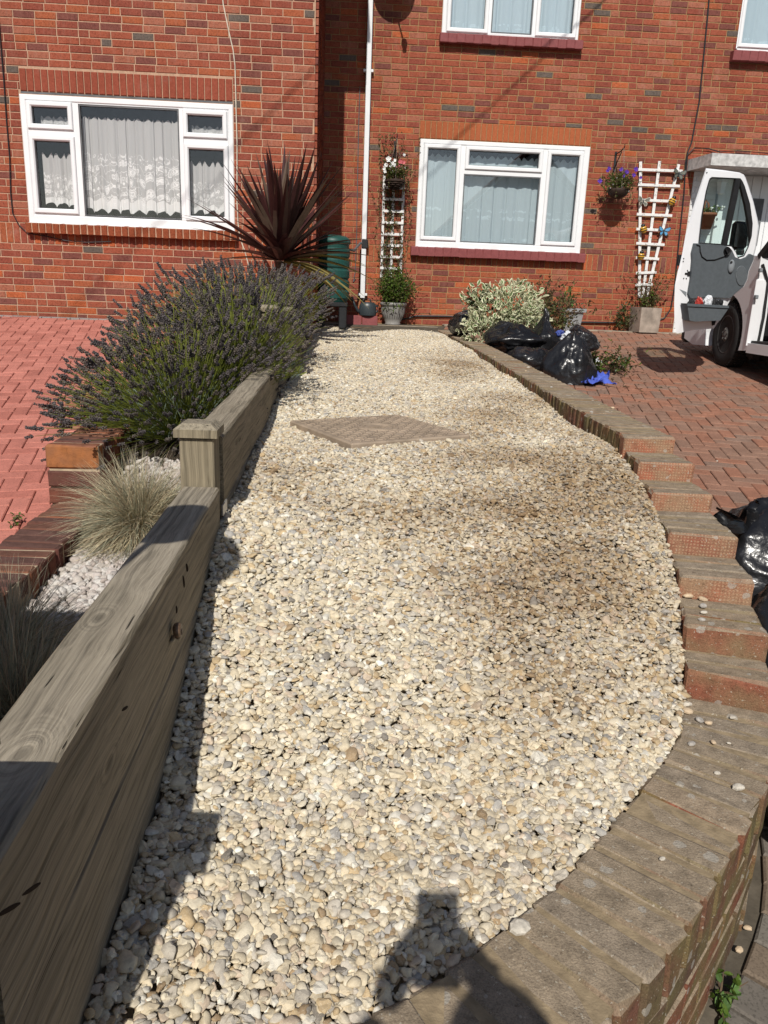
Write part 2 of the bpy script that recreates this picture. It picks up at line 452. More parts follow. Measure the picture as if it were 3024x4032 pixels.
def upvc_window(house, Y, o, panes, gm, cill=.0, curt=None):
    """o outer frame rect; panes: (glass rect, opens). Frame part > sash, pane, net_curtain"""
    Yf = Y-.004
    big = MB()
    xs0, xs1, zs0, zs1 = o
    # outer frame and mullions: one mesh with holes = bars between panes
    cells = [(g[0]-(.052 if op else .012), g[1]+(.052 if op else .012), g[2]-(.052 if op else .012), g[3]+(.052 if op else .012)) for g, op in panes]
    lx = min(c[0] for c in cells); rx = max(c[1] for c in cells); bz = min(c[2] for c in cells); tz = max(c[3] for c in cells)
    ring(big, Yf, Yf+.07, o, (lx, rx, bz, tz))
    XS = sorted({round(v, 3) for c in cells for v in c[:2]}); ZS = sorted({round(v, 3) for c in cells for v in c[2:]})
    full = []
    for a, b in zip(XS[:-1], XS[1:]):
        if b-a < .003: continue
        zz = [(bz, tz)]
        for c in cells:
            if c[0]-.002 <= a and b <= c[1]+.002:
                nz = []
                for p, q in zz:
                    if c[3] <= p or c[2] >= q: nz.append((p, q)); continue
                    if c[2] > p+.002: nz.append((p, c[2]))
                    if c[3] < q-.002: nz.append((c[3], q))
                zz = nz
        for p, q in zz:
            if q-p > .004: full.append((a, b, p, q))
    for a, b, p, q in full: big.box(((a+b)/2, Yf+.0385, (p+q)/2), (b-a, .063, q-p))
    if cill: big.box(((xs0+xs1)/2, Yf-.012+.03, zs0-.006), (xs1-xs0+.02, .085, .018), bev=.004)
    w = big.build('window', upvc, house)
    for (g, op), c in zip(panes, cells):
        if op:
            s = MB(); ring(s, Yf-.016, Yf+.05, (c[0]+.001, c[1]-.001, c[2]+.001, c[3]-.001), g); s.build('sash', upvc, w)
        MB().box(((g[0]+g[1])/2, Yf+.034, (g[2]+g[3])/2), (g[1]-g[0]+.01, .004, g[3]-g[2]+.01)).build('pane', gm, w)
        s = MB(); ring(s, Yf+.012, Yf+.03, (g[0]-.003, g[1]+.003, g[2]-.003, g[3]+.003), (g[0]+.006, g[1]-.006, g[2]+.006, g[3]-.006)); s.build('gasket', gasket, w)
    return w
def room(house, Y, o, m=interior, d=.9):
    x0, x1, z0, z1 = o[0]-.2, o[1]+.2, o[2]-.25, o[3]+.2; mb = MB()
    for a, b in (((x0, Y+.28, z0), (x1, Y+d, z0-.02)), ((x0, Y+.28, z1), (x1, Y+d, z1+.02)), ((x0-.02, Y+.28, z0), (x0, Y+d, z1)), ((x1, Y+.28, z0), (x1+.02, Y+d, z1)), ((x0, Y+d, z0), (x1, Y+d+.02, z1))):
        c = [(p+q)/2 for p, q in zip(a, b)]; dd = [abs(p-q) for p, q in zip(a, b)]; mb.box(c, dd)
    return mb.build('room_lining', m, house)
def rect(F, tl, tr, bl, br):
    a, b, c, d = F(*tl), F(*tr), F(*bl), F(*br)
    return ((a.x+c.x)/2, (b.x+d.x)/2, (c.z+d.z)/2, (a.z+b.z)/2)

# ------------------------------------------------------------------ right house
HR = thing('brick_house', 'red brick house set back on the right with sandy mortar and maroon painted sills', 'house', (4.0, YR, -.4))
wR = (.868, 3.178, .628, 1.998); wU = (1.080, 2.868, 3.238, 4.5)
uL = onY(2912, 100, YR).x; zU2 = onY(2899, 203, YR).z; wU2 = (uL, uL+1.8, zU2, zU2+1.25)
porch = (4.65, 7.2, -.5, 1.80)
linR = (.853, 3.176, 2.004, 2.222)
holesR = [wR, wU, wU2, porch, linR]
wall_back(HR, 'wall', YR, -.45, 8.0, -.6, 5.6, [wR, wU, wU2, porch], mort_R)
brick_wall(HR, YR, -.45, 8.0, -.42, 5.5, (.407, .627), holesR, BW_R, (-.3, 4.6, -.35, 3.75))
soldiers(HR, 'lintel', YR, *linR, soldier_R, mort_R)
sill(HR, YR, .800, 3.241, .512, .630, .105, sill_paint, sill_paint, .112, .003)
sill(HR, YR, 1.052, 2.918, 3.136, 3.240, .105, sill_paint, sill_paint, .112, .003)
sill(HR, YR, uL-.07, uL+1.9, zU2-.125, zU2-.005, .105, sill_paint, sill_paint, .112, .003)
zb = lambda x, y: (1200+x/1.3825, y/1.3825)
gl = [(rect(RP, zb(671,806), zb(830,815), zb(650,1284), zb(804,1291)), True),
      (rect(RP, zb(897,819), zb(1278,837), zb(893,901), zb(1272,917)), True),
      (rect(RP, zb(873,952), zb(1280,970), zb(848,1315), zb(1250,1330)), False),
      (rect(RP, zb(1347,843), zb(1498,850), zb(1300,1313), zb(1450,1320)), True)]
w = upvc_window(HR, YR, wR, gl, glass_sky, .02)
curtain(w, YR+.14, wR[0]+.03, wR[1]-.03, wR[2]+.06, wR[3]-.17, net_R, 13, .012, 3, .0, top_wave=.02)
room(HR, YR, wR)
b1, b2, b3 = RP(1775, 108), RP(1932, 125), RP(2122, 126)
gu = [((wU[0]+.11, RP(1906, 112).x, b1.z, 4.3), True), ((RP(1935,130).x, RP(2090,130).x, b2.z+.0, 4.3), False), ((b3.x, RP(2252,130).x, b3.z, 4.3), True)]
w = upvc_window(HR, YR, wU, gu, glass_sky)
curtain(w, YR+.13, wU[0]+.03, wU[1]-.03, wU[2]+.06, wU[3]-.1, net_U, 9, .014, 5)
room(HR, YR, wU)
gu = [((RP(2935, 60).x, uL+1.0, zU2+.10, zU2+1.1), True), ((uL+1.1, uL+1.7, zU2+.10, zU2+1.1), False)]
w = upvc_window(HR, YR, wU2, gu, glass_sky)
curtain(w, YR+.13, wU2[0]+.03, wU2[1]-.03, wU2[2]+.06, wU2[3]-.1, net_U, 7, .014, 8)
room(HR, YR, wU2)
tile = mat('roof_tile', (.16,.07,.05,1), .9, .1, .3, 20)
white_paint = mat('white_masonry_paint', (.74,.74,.74,1), .6, .3, .05, 8, .2, 60)
MB().add([(-.45,11.0,5.5),(8.4,11.0,5.5),(8.4,14.6,8.2),(-.45,14.6,8.2),(-.45,11.0,5.42),(8.4,11.0,5.42),(8.4,14.6,8.1),(-.45,14.6,8.1)],
         [(0,1,2,3),(7,6,5,4),(0,4,5,1),(1,5,6,2),(2,6,7,3),(3,7,4,0)]).build('roof', tile, HR)
# rainwater pipe
pipe_w = mat('white_pipe', (.78,.79,.80,1), .35, .45, .03, 5)
blk = mat('black_plastic', (.018,.019,.021,1), .45, .4, .2, 20)
pt, pb = RP(1458, 0), RP(1427, 1168)
dp = MB().bar((pt.x, YR-.055, 5.3), (pb.x+.0, YR-.055, pb.z-.02), .064, .064, (0,1,0), bev=.006).build('downpipe', pipe_w, HR)
for z in (RP(1450, 283).z, pb.z+.03, 3.9):
    MB().box((pt.x+(pb.x-pt.x)*(pt.z-z)/(pt.z-pb.z), YR-.045, z), (.13, .05, .035), bev=.004).build('pipe_clip', pipe_w, dp)
zz = RP(1438, 962).z
MB().box((pb.x+.012, YR-.058, zz), (.085, .09, .115), bev=.008).build('diverter', blk, dp)
# porch: concrete canopy, white painted brick cheek, white boarded front
conc = mat('weathered_white_concrete', (.50,.49,.475,1), .85, .2, .35, 14, .5, 60)
ca, cb, cc = RP(2720, 602), RP(2800, 590), RP(3024, 597)
MB().add([(ca.x-.02,YR,1.90),(4.62,10.72,1.90),(7.2,10.72,1.90),(7.2,YR,1.90),(ca.x-.02,YR,1.755),(4.62,10.72,1.755),(7.2,10.72,1.755),(7.2,YR,1.755)],
         [(0,1,2,3),(7,6,5,4),(0,4,5,1),(1,5,6,2),(2,6,7,3),(3,7,4,0)]).build('porch_canopy', conc, HR)
ck = MB().box((4.65+.175, YR+.05, .68), (.35, .08, 2.2)).build('porch_cheek', white_paint, HR)
for r in range(28):
    for cc_ in range(2):
        w_ = .2; x = 4.585+.1*(r%2)*0 + cc_*.21
        a, b = x-(.1 if r%2 else 0), x+w_-(.1 if r%2 else 0)
        a = max(a, 4.655); b = min(b, 4.995)
        if b-a > .03: put('brick', brick_mesh(b-a, .066, 0, 0, [white_paint]), ck, loc=((a+b)/2, YR-.002, -.38+r*.076))
for x_, w_ in ((5.07, .1), (6.44, .08)): MB().box((x_, YR+.04, .68), (w_, .12, 2.2), bev=.006).build('porch_frame', upvc, HR)
pnl = MB().box((5.75, YR+.13, .68), (1.3, .03, 2.2)).build('porch_door', upvc, HR)
for k in range(9): MB().box((5.19+k*.135, YR+.105, .7), (.127, .02, 2.1), bev=.005).build('board', upvc, pnl)
MB().box((5.62, YR+.09, 1.15), (.22, .02, .62), bev=.004).build('door_light', gasket, pnl)
# cables on the right house
def cable(name, pts, r, m, parent, label=None):
    return MB().tube(pts, r, 6).build(name, m, parent, label=label)
def wall_pts(px, Y, off): return [onY(x, y, Y)+Vector((0, -off, 0)) for x, y in px]
cable('cable', wall_pts([(2793,-30),(2785,60),(2752,400),(2722,560),(2706,600),(2698,640),(2692,760),(2672,950),(2655,1130),(2640,1215),(2615,1252),(2585,1263)], YR, .012), .0095, blk, HR)
cable('cable', wall_pts([(2697,690),(2704,610),(2730,585),(2790,588),(2830,600),(2900,595),(3030,606)], YR, .03), .008, blk, HR)
cable('cable', wall_pts([(1515,1262),(1575,1260),(1640,1244),(1760,1245),(2000,1255),(2260,1268),(2420,1270),(2490,1272)], YR, .025), .012, blk, HR)
cable('cable', wall_pts([(1417,340),(1412,500),(1408,700),(1404,940),(1398,1075),(1391,1110),(1400,1098)], YR, .01), .006, gasket, HR)

# ------------------------------------------------------------------ left house
HL = thing('brick_house', 'red brick house standing forward on the left with pale mortar and lace curtains', 'house', (-3.0, YL, -.4))
wL = (-3.618, -1.338, .602, 1.905); linL = (-3.600, -1.340, 1.935, 2.155)
xe = -.449
wall_back(HL, 'wall', YL, -6.2, xe-.004, -.6, 4.9, [wL], mort_L)
brick_wall(HL, YL, -6.2, xe, -.445, 4.5, (.380, .600), [wL, (linL[0], linL[1], 1.905, 2.155)], BW_L, (-4.1, xe, -.4, 2.95))
MB().box((xe-.13, (YL+YR)/2+.14, 2.1), (.25, YR-YL-.25, 5.4)).build('side_wall', mort_L, HL)
sw = MB()
for r in range(70):
    z = -.44+r*.075; y = YL+.004-(.1125 if r%2 else 0)
    while y < YR-.02:
        a, b = max(y, YL+.006), min(y+.215, YR-.01)
        if b-a > .03:
            v, f = brick_shape(b-a, .065); sw.add([(xe-.002+p[1]*1.0, (a+b)/2+p[0], z+.037+p[2]) for p in v], f, pick(BW_L))
        y += .225
sw.build('side_bricks', BR, HL, kind='stuff')
soldiers(HL, 'lintel', YL, *linL, soldier_L, mort_L, .006)
MB().box(((linL[0]+linL[1])/2, YL+.05, 1.922), (linL[1]-linL[0], .09, .02)).build('lintel_angle', gasket, HL)
sill(HL, YL, -3.640, -1.300, .497, .603, .085, sill_brick, mort_L, .075, .010)
za = lambda x, y: (x/1.2762, y/1.2762)
gl = [(rect(LP, za(158,533), za(338,542), za(163,621), za(343,629)), True),
      (rect(LP, za(172,705), za(350,712), za(197,1045), za(375,1053)), True),
      (rect(LP, za(397,527), za(889,553), za(432,1078), za(912,1103)), False),
      (rect(LP, za(942,576), za(1117,586), za(944,666), za(1119,673)), True),
      (rect(LP, za(948,746), za(1122,757), za(958,1084), za(1131,1093)), True)]
w = upvc_window(HL, YL, wL, gl, glass, .025)
curtain(w, YL+.12, gl[2][0][0]-.03, gl[2][0][1]+.03, gl[2][0][2]+.035, gl[2][0][3]-.10, net_L, 11, .016, 11, .05, top_wave=.015)
curtain(w, YL+.12, gl[1][0][0]+.04, gl[1][0][1]+.06, gl[1][0][2]+.025, gl[1][0][3]-.13, net_L, 3, .016, 12, .05, top_wave=.03)
curtain(w, YL+.12, gl[4][0][0]-.02, gl[4][0][1]+.02, gl[4][0][2]+.03, gl[4][0][3]-.13, net_L, 3, .016, 13, .05, top_wave=.03)
curtain(w, YL+.12, gl[0][0][0]+.04, gl[0][0][1]+.03, gl[0][0][2]-.02, gl[0][0][2]+.09, net_L, 3, .01, 14, .0, top_wave=.015)
curtain(w, YL+.12, gl[3][0][0]+.01, gl[3][0][1]+.03, gl[3][0][2]-.02, gl[3][0][2]+.08, net_L, 3, .01, 15, .0, top_wave=.015)
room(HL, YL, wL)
# eaves of the left house: their shadow falls on the wall of the right one
fascia = mat('dark_fascia', (.06,.03,.02,1), .6, .3)
MB().box((-3.25, 11.2, 4.80), (6.14, 4.3, .52)).build('eaves', fascia, HL)
MB().add([(-6.4,9.0,5.07),(-.15,9.0,5.07),(-.15,13.4,7.8),(-6.4,13.4,7.8),(-6.4,9.0,5.16),(-.15,9.0,5.16),(-.15,13.4,7.9),(-6.4,13.4,7.9)],
         [(0,1,2,3),(7,6,5,4),(0,4,5,1),(1,5,6,2),(2,6,7,3),(3,7,4,0)]).build('roof', tile, HL)
cream = mat('cream_cable', (.62,.56,.45,1), .5, .3)
cable('cable', wall_pts([(874,-40),(880,20),(905,140),(919,200),(926,260),(930,420),(934,560),(934,800),(938,880),(946,940),(965,990),(978,1040),(990,1060)], YL, .014), .0065, cream, HL)
cable('cable', wall_pts([(-10,20),(2,140),(18,330),(28,480),(40,620),(44,760),(52,840),(75,885),(110,918),(180,930),(260,948),(340,955),(440,952)], YL, .016), .006, blk, HL)
# ------------------------------------------------------------------ ground, drives, garden walls
def zR(x, y):
    y = max(-8.0, min(10.95, y)); return -.40-.103*(11.0-y)
def zL(x, y):
    y = max(-8.0, min(9.0, y)); s = -.40-.15*(9.1-y)
    return s if y > 1.0 else max(-.40-.15*8.1-.05*(1.0-y), -1.9)
earth = mat('bedding_sand', (.10,.085,.065,1), .95, .1, .35, 15, .6, 90)
soil = mat('dark_soil', (.035,.026,.019,1), .95, .1, .4, 20, .8, 60)
asphalt = mat('asphalt', (.06,.06,.06,1), .9, .2, .25, 40, .5, 200)
MB().box((0, 10, -3.0), (240, 240, .1)).build('ground', soil, kind='structure')
def sheet(name, x0, x1, y0, y1, zf, m, nx=6, ny=24, dz=0.0):
    vs = [(x0+(x1-x0)*i/nx, y0+(y1-y0)*j/ny, zf(x0+(x1-x0)*i/nx, y0+(y1-y0)*j/ny)+dz) for j in range(ny+1) for i in range(nx+1)]
    fs = [(j*(nx+1)+i, j*(nx+1)+i+1, (j+1)*(nx+1)+i+1, (j+1)*(nx+1)+i) for j in range(ny) for i in range(nx)]
    return MB().add(vs, fs).build(name, m, kind='structure')
dR = sheet('driveway', -.2, 8.0, -1.6, 11.0, zR, earth, 6, 50, -.012); tag(dR, 'brown red herringbone block drive beside the white van')
dL = sheet('driveway', -6.5, -1.16, -1.6, 9.2, zL, mat('pink_jointing_sand', (.27,.13,.10,1), .95, .1, .35, 15, .4, 90), 6, 50, -.012); tag(dL, 'bright pinkish red herringbone block drive in front of the lace curtained house')
MB().box((0, -13.6, -2.0), (120, 24, .1)).build('road', asphalt, kind='structure')
MB().box((4.8, 11.14, -.45), (7.0, .26, .11), bev=.01).build('house_apron', mat('pale_concrete', (.30,.25,.19,1), .9, .2, .25, 12, .4, 70), kind='structure')
MB().box((.35, 11.05, -.48), (1.7, .44, .11), bev=.01).build('house_apron', bpy.data.materials['pale_concrete'], kind='structure')

def block_mat(name, c, var=.22):
    t = NT(name); t.rough(.85, .25); n = t.noise(7, 5, .65); n2 = t.noise(160, 3)
    a = t.ramp(n, [(.3, tuple(x*(1-var) for x in c[:3])+(1,)), (.55, c), (.8, tuple(min(1, x*(1+var)+.01) for x in c[:3])+(1,))])
    sp = t.ramp(n2, [(.35, (.65,.65,.65,1)), (.5, (1,1,1,1)), (.72, (1.0,1.0,1.0,1))])
    t.col(t.mix(1.0, a, sp, 'MULTIPLY')); t.bump(n2, .35, .002); return t.m
PV_R = [block_mat('paver_brown_red', (.30,.16,.11,1)), block_mat('paver_russet', (.33,.155,.10,1)), block_mat('paver_dusty', (.28,.165,.118,1)), block_mat('paver_grey', (.25,.16,.12,1))]
PV_L = [block_mat('paver_coral', (.50,.185,.142,1), .2), block_mat('paver_rose', (.54,.205,.158,1), .18), block_mat('paver_brick', (.45,.16,.122,1), .22)]
PV_G = [block_mat('paver_charcoal', (.16,.14,.118,1)), block_mat('paver_umber', (.19,.145,.105,1)), block_mat('paver_slate', (.175,.155,.13,1))]
def paver_mesh(m, var, w=.2, h=.1):
    mb = MB(); j = lambda s=.0012: random.uniform(-s, s); b = .005; vs = []
    for s1, s2 in ((-1,-1),(1,-1),(1,1),(-1,1)): vs.append((s1*(w/2-.0025-b)+j(), s2*(h/2-.0025-b)+j(), j(.0006)))
    for s1, s2 in ((-1,-1),(1,-1),(1,1),(-1,1)): vs.append((s1*(w/2-.0025)+j(), s2*(h/2-.0025)+j(), -b))
    for s1, s2 in ((-1,-1),(1,-1),(1,1),(-1,1)): vs.append((s1*(w/2-.0025), s2*(h/2-.0025), -.05))
    fs = [(0,1,2,3)]
    for k in range(4):
        n = (k+1) % 4; fs += [(4+k,4+n,n,k), (8+k,8+n,4+n,4+k)]
    return mb.add(vs, fs).mesh('paver', m)
def herringbone(parent, zf, mats, wts, head, org, inside, near, slope, seen):
    """90 degree herringbone of 200 x 100 blocks; the nearest 300 are objects"""
    u = Vector((math.cos(head), -math.sin(head), 0)); v = Vector((math.sin(head), math.cos(head), 0)); out = []
    for p in range(-140, 140):
        for q in range(-70, 70):
            bx, by = p+2*q, p-2*q
            for (cx, cy, vert) in ((bx+1, by+.5, 0), (bx+2.5, by, 1)):
                P = Vector((*org, 0)) + u*(cx*.1) + v*(cy*.1)
                if inside(P.x, P.y): out.append((P.x, P.y, vert))
    out.sort(key=lambda c: (not seen(c[0], c[1]), near(c[0], c[1])))
    ms = [[paver_mesh(m, k) for k in range(4)] for m in mats]; rest = MB()
    for k, (x, y, vert) in enumerate(out):
        z = zf(x, y)+random.uniform(-.002, .002); mi = pick(wts)
        rz = -head + (math.pi/2 if vert else 0) + random.uniform(-.01, .01)
        R = Matrix.Rotation(math.atan(slope)+random.uniform(-.006, .006), 3, 'X') @ Matrix.Rotation(random.uniform(-.006, .006), 3, 'Y') @ Matrix.Rotation(rz, 3, 'Z')
        me = random.choice(ms[mi])
        if k < 300: put('paver', me, parent, loc=(x, y, z), rot=R.to_euler())
        else:
            rest.add([R @ vv.co + Vector((x, y, z)) for vv in me.vertices], [tuple(f.vertices) for f in me.polygons], mi)
    rest.build('pavers', mats, parent, kind='stuff')

# ---- right garden wall: inner (gravel side) line of the coping, and its height
INNER = [(1.14,11.02),(1.19,9.5),(1.205,8.2),(1.20,7.0),(1.175,5.6),(1.155,4.6),(1.145,3.8),(1.14,3.15),(1.132,2.93),(1.10,2.62),(1.06,2.37),(1.01,2.14),(.942,1.92),(.885,1.765),(.815,1.62),(.727,1.505),(.60,1.36),(.48,1.227),(.374,1.116),(.287,1.042),(.214,.985),(.148,.933),(.069,.886),(-.03,.835),(-.14,.79),(-.26,.755),(-.36,.735)]
def resample(P, step):
    P = [Vector((x, y, 0)) for x, y in P]; fine = []
    for i in range(len(P)-1):
        p0 = P[max(i-1, 0)]; p1 = P[i]; p2 = P[i+1]; p3 = P[min(i+2, len(P)-1)]
        for k in range(30):
            t = k/30; fine.append(.5*((2*p1)+(p2-p0)*t+(2*p0-5*p1+4*p2-p3)*t*t+(-p0+3*p1-3*p2+p3)*t**3))
    fine.append(P[-1]); out = [fine[0]]; acc = 0
    for a, b in zip(fine[:-1], fine[1:]):
        d = (b-a).length
        while acc+d >= step:
            a = a+(b-a)*((step-acc)/d); out.append(a.copy()); d = (b-a).length; acc = 0
        acc += d
    return out
STEPS = [(3.135,-.53),(2.90,-.593),(2.62,-.657),(2.355,-.72),(2.145,-.785),(1.915,-.855),(1.755,-.925),(-9,-1.0)]
def wall_top(x, y):
    if y >= STEPS[0][0]: return -.53+.084*max(0, min(1, (y-3.2)/7.8))**1.0
    for i in range(1, len(STEPS)):
        if y >= STEPS[i][0]: return STEPS[i][1]
    return -1.0
def weathered(name, face, top, moss=(.16,.135,.06,1), dimple=False, spots=True):
    """old brick: red face, crusted upper side with pale lichen spots"""
    t = NT(name); t.rough(.9, .15); g = t.pos(); sep = t.new('ShaderNodeSeparateXYZ'); t.link(g.outputs['Normal'], sep.inputs[0])
    n = t.noise(38, 5, .65); n2 = t.noise(9, 4); n3 = t.noise(220, 3)
    f = t.ramp(n, [(.3, tuple(x*.55 for x in face[:3])+(1,)), (.5, face), (.75, tuple(min(1, x*1.3) for x in face[:3])+(1,))])
    f = t.mix(t.ramp(n2, [(.36, (0,0,0,1)), (.62, (.85,.85,.85,1))]), f, moss)
    tp = t.ramp(t.noise(26, 6, .7), [(.3, tuple(x*.6 for x in top[:3])+(1,)), (.55, top), (.8, tuple(x*1.35 for x in top[:3])+(1,))])
    if dimple:
        tc = t.new('ShaderNodeTexCoord'); mp = t.new('ShaderNodeMapping'); mp.inputs['Scale'].default_value = (92, 92, 92); t.link(tc.outputs['Object'], mp.inputs['Vector'])
        w = t.new('ShaderNodeVectorMath', operation='FRACTION'); t.link(mp.outputs[0], w.inputs[0])
        s2 = t.new('ShaderNodeSeparateXYZ'); t.link(w.outputs[0], s2.inputs[0])
        dx = t.math('SUBTRACT', s2.outputs['Y'], .5); dz = t.math('SUBTRACT', s2.outputs['Z'], .5)
        d = t.math('ADD', t.math('MULTIPLY', dx, dx), t.math('MULTIPLY', dz, dz))
        dot = t.math('MULTIPLY', t.math('LESS_THAN', d, .075), t.math('GREATER_THAN', t.noise(30, 3), .40))
        f = t.mix(t.math('MULTIPLY', dot, .55), f, (.44,.30,.19,1))
    up = t.ramp(sep.outputs['Z'], [(.5, (0,0,0,1)), (.8, (1,1,1,1))])
    c = t.mix(up, f, tp)
    if spots:
        vo = t.new('ShaderNodeTexVoronoi'); vo.inputs['Scale'].default_value = 24; vo.inputs['Randomness'].default_value = 1.0
        wv = t.new('ShaderNodeVectorMath', operation='ADD'); nv = t.new('ShaderNodeTexNoise'); nv.inputs['Scale'].default_value = 60
        t.link(g.outputs['Position'], nv.inputs['Vector'])
        sc = t.new('ShaderNodeVectorMath', operation='SCALE'); sc.inputs['Scale'].default_value = .012; t.link(nv.outputs['Color'], sc.inputs[0])
        t.link(g.outputs['Position'], wv.inputs[0]); t.link(sc.outputs[0], wv.inputs[1]); t.link(wv.outputs[0], vo.inputs['Vector'])
        sz = t.new('ShaderNodeSeparateColor'); t.link(vo.outputs['Color'], sz.inputs[0])
        thr = t.math('MULTIPLY', t.math('MAXIMUM', t.math('SUBTRACT', sz.outputs[0], .38), 0.0), .55)
        sp = t.math('LESS_THAN', vo.outputs['Distance'], thr)
        sp = t.math('MULTIPLY', sp, t.math('GREATER_THAN', t.noise(7, 2), .40))
        c = t.mix(t.math('MULTIPLY', sp, .6), c, (.38,.355,.31,1))
        gr = t.noise(330, 3, .7); c = t.mix(.8, c, t.ramp(gr, [(.30, (.55,.53,.50,1)), (.50, (1,1,1,1)), (.72, (1.3,1.28,1.22,1))]), 'MULTIPLY'); pit = t.ramp(t.noise(75, 4, .7), [(.28, (.35,.33,.30,1)), (.40, (1,1,1,1))]); c = t.mix(.8, c, pit, 'MULTIPLY')
        fl = t.math('GREATER_THAN', t.noise(140, 2, .5), .68); c = t.mix(t.math('MULTIPLY', fl, .6), c, (.46,.42,.34,1))
    t.col(c); t.bump(t.math('ADD', n3, n), .55, .004); return t.m
cope = [weathered('coping_brick_brown', (.16,.075,.05,1), (.30,.238,.17,1)), weathered('coping_brick_grey', (.12,.07,.05,1), (.275,.222,.165,1)), weathered('coping_brick_rust', (.21,.08,.05,1), (.305,.235,.165,1))]
stepb = [weathered('step_brick_dimpled', (.26,.095,.06,1), (.28,.22,.155,1), (.29,.185,.115,1), True), weathered('step_brick_dimpled_pale', (.34,.12,.07,1), (.28,.22,.16,1), (.30,.20,.125,1), True)]
stepp = weathered('step_brick_plain', (.24,.09,.055,1), (.28,.215,.15,1), (.22,.15,.085,1), False)
mort_W = mat('mortar_ochre', (.28,.215,.135,1), .95, .1, .25, 40, .6, 150)
GW = thing('garden_wall', 'weathered lichen spotted brick wall with stepped coping curving along the gravel', 'wall', (1.25, 3.1, -1.0))
PTS = resample(INNER, .0375)
coping = []
for i in range(1, len(PTS)-1, 2):
    # put the middle line at 75 mm: the inner line is shorter on the bend
    coping.append(i)
mid = []
for i in range(len(PTS)):
    t = (PTS[min(i+1, len(PTS)-1)]-PTS[max(i-1, 0)]).normalized(); n = Vector((-t.y, t.x, 0))   # to the left of travel (travel is towards the camera): outwards
    mid.append((PTS[i], t, n))
OUT = [(p+n*.215, t, n) for p, t, n in mid]
MIDP = resample([tuple((p+n*.1075)[:2]) for p, t, n in mid][::2], .0755)
nb = len(MIDP); heights = []
for k in range(nb-1):
    c = (MIDP[k]+MIDP[k+1])/2; t = (MIDP[k+1]-MIDP[k]).normalized(); n = Vector((-t.y, t.x, 0))
    heights.append((c, t, n, wall_top(*(c-n*.05)[:2])))
cmesh = {}
def cope_mesh(m, kind, v):
    k = (m.name, kind, v)
    if k not in cmesh:
        mb = MB().box((0, 0, 0), (.068, .215, .1025), bev=.008)
        mb.v = [(a+random.uniform(-.003,.003), b+random.uniform(-.004,.004), c+random.uniform(-.0035,.0025)) for a, b, c in mb.v]
        cmesh[k] = mb.mesh('coping_brick', m)
    return cmesh[k]
core = MB()
for k, (c, t, n, z) in enumerate(heights):
    nxt = heights[k+1][3] if k+1 < len(heights) else z
    step = nxt < z-.03
    m = (random.choice(stepb) if c.y > 2.1 else (stepb[1] if c.y > 2.0 else stepp)) if step else random.choices(cope, [4, 3, 2])[0]
    R = Matrix((t, n, Vector((0,0,1)))).transposed()
    tilt = Matrix.Rotation(random.uniform(-.02,.02), 3, 'Y') @ Matrix.Rotation(random.uniform(-.012,.012), 3, 'X')
    put('coping_brick', cope_mesh(m, 'c', random.randrange(4)), GW, loc=(c.x, c.y, z-.051+random.uniform(-.003,.002)), rot=(R @ tilt).to_euler())
    g = min(zR(*(c+n*.1)[:2]), -1.0)-.15
    if abs(c.x) > -9:
        zt = z-.0030-random.uniform(0, .0016); hf = .026 if step else .050; cs = c+t*((hf-.0378)/2)
        core.box((cs.x, cs.y, (zt+g)/2), (.0378+hf, .196, zt-g), R)
core.build('wall_core', mort_W, GW)
# courses under the coping on the drive side, near end
OUTP = resample([tuple((p+n*.209)[:2]) for p, t, n in mid][::2], .1125)
for k in range(1, len(OUTP)-1):
    cc = OUTP[k]
    if cc.y > 4.2 or cc.x < -.2: continue
    for r in range(k % 2, 8, 2):
        t = (OUTP[k+1]-OUTP[k-1]).normalized(); n = Vector((-t.y, t.x, 0))
        z = wall_top(*(cc-n*.25)[:2])-.1125-.0325-r*.075
        if z < zR(cc.x, cc.y)-.05: break
        R = Matrix((-t, -n, Vector((0,0,1)))).transposed()   # brick_shape faces -Y: that is +n here
        put('brick', brick_mesh(.215, .065, random.randrange(3), random.randrange(4), cope), GW, loc=cc+n*.001+Vector((0,0,z)), rot=R.to_euler())

# blocks of the right drive
def wall_outer_x(y):
    best = 1.4
    for p, t, n in OUT:
        if abs(p.y-y) < .03: best = max(p.x, .3); break
    return best
_ox = [(p.x, p.y) for p, t, n in OUT]
def dist_out(x, y): return min((x-a)**2+(y-b)**2 for a, b in _ox[::2])**.5
def inR(x, y):
    if not (.2 < x < 6.2 and .3 < y < 10.98): return False
    if y > 2.6: return x > 1.33
    return x > wall_outer_x(y)+.0 and dist_out(x, y) > (.245 if y < 2.3 else .02)
herringbone(dR, zR, PV_R, [5, 4, 4, 1.2], rad(11), (2.0, 4.0), inR, lambda x, y: y, .103, lambda x, y: 1.45 < x < .585*y+.1)
# grey edging blocks round the near end of the wall
edge_pts = resample([tuple((p+n*.333)[:2]) for p, t, n in mid][::2], .104)
em = [[paver_mesh(m, k, .2, .1) for k in range(3)] for m in PV_G]
for k in range(len(edge_pts)-1):
    c = (edge_pts[k]+edge_pts[k+1])/2; t = (edge_pts[k+1]-edge_pts[k]).normalized(); n = Vector((-t.y, t.x, 0))
    if c.y > 2.5 or c.x < 0: continue
    for ro in range(2):
        q = c+n*(.012+.207*ro); R = Matrix((n, -t, Vector((0,0,1)))).transposed()
        sl_ = Matrix.Rotation(math.atan(.103), 3, 'X')
        put('edging_block', random.choice(random.choices(em, [4, 4, 2])[0]), dR, loc=(q.x, q.y, zR(q.x, q.y)+.004+random.uniform(-.002,.002)), rot=(sl_ @ R).to_euler())
def inL(x, y): return -6.2 < x < -1.22-.02*(y > 3.2) and 1.6 < y < 9.05
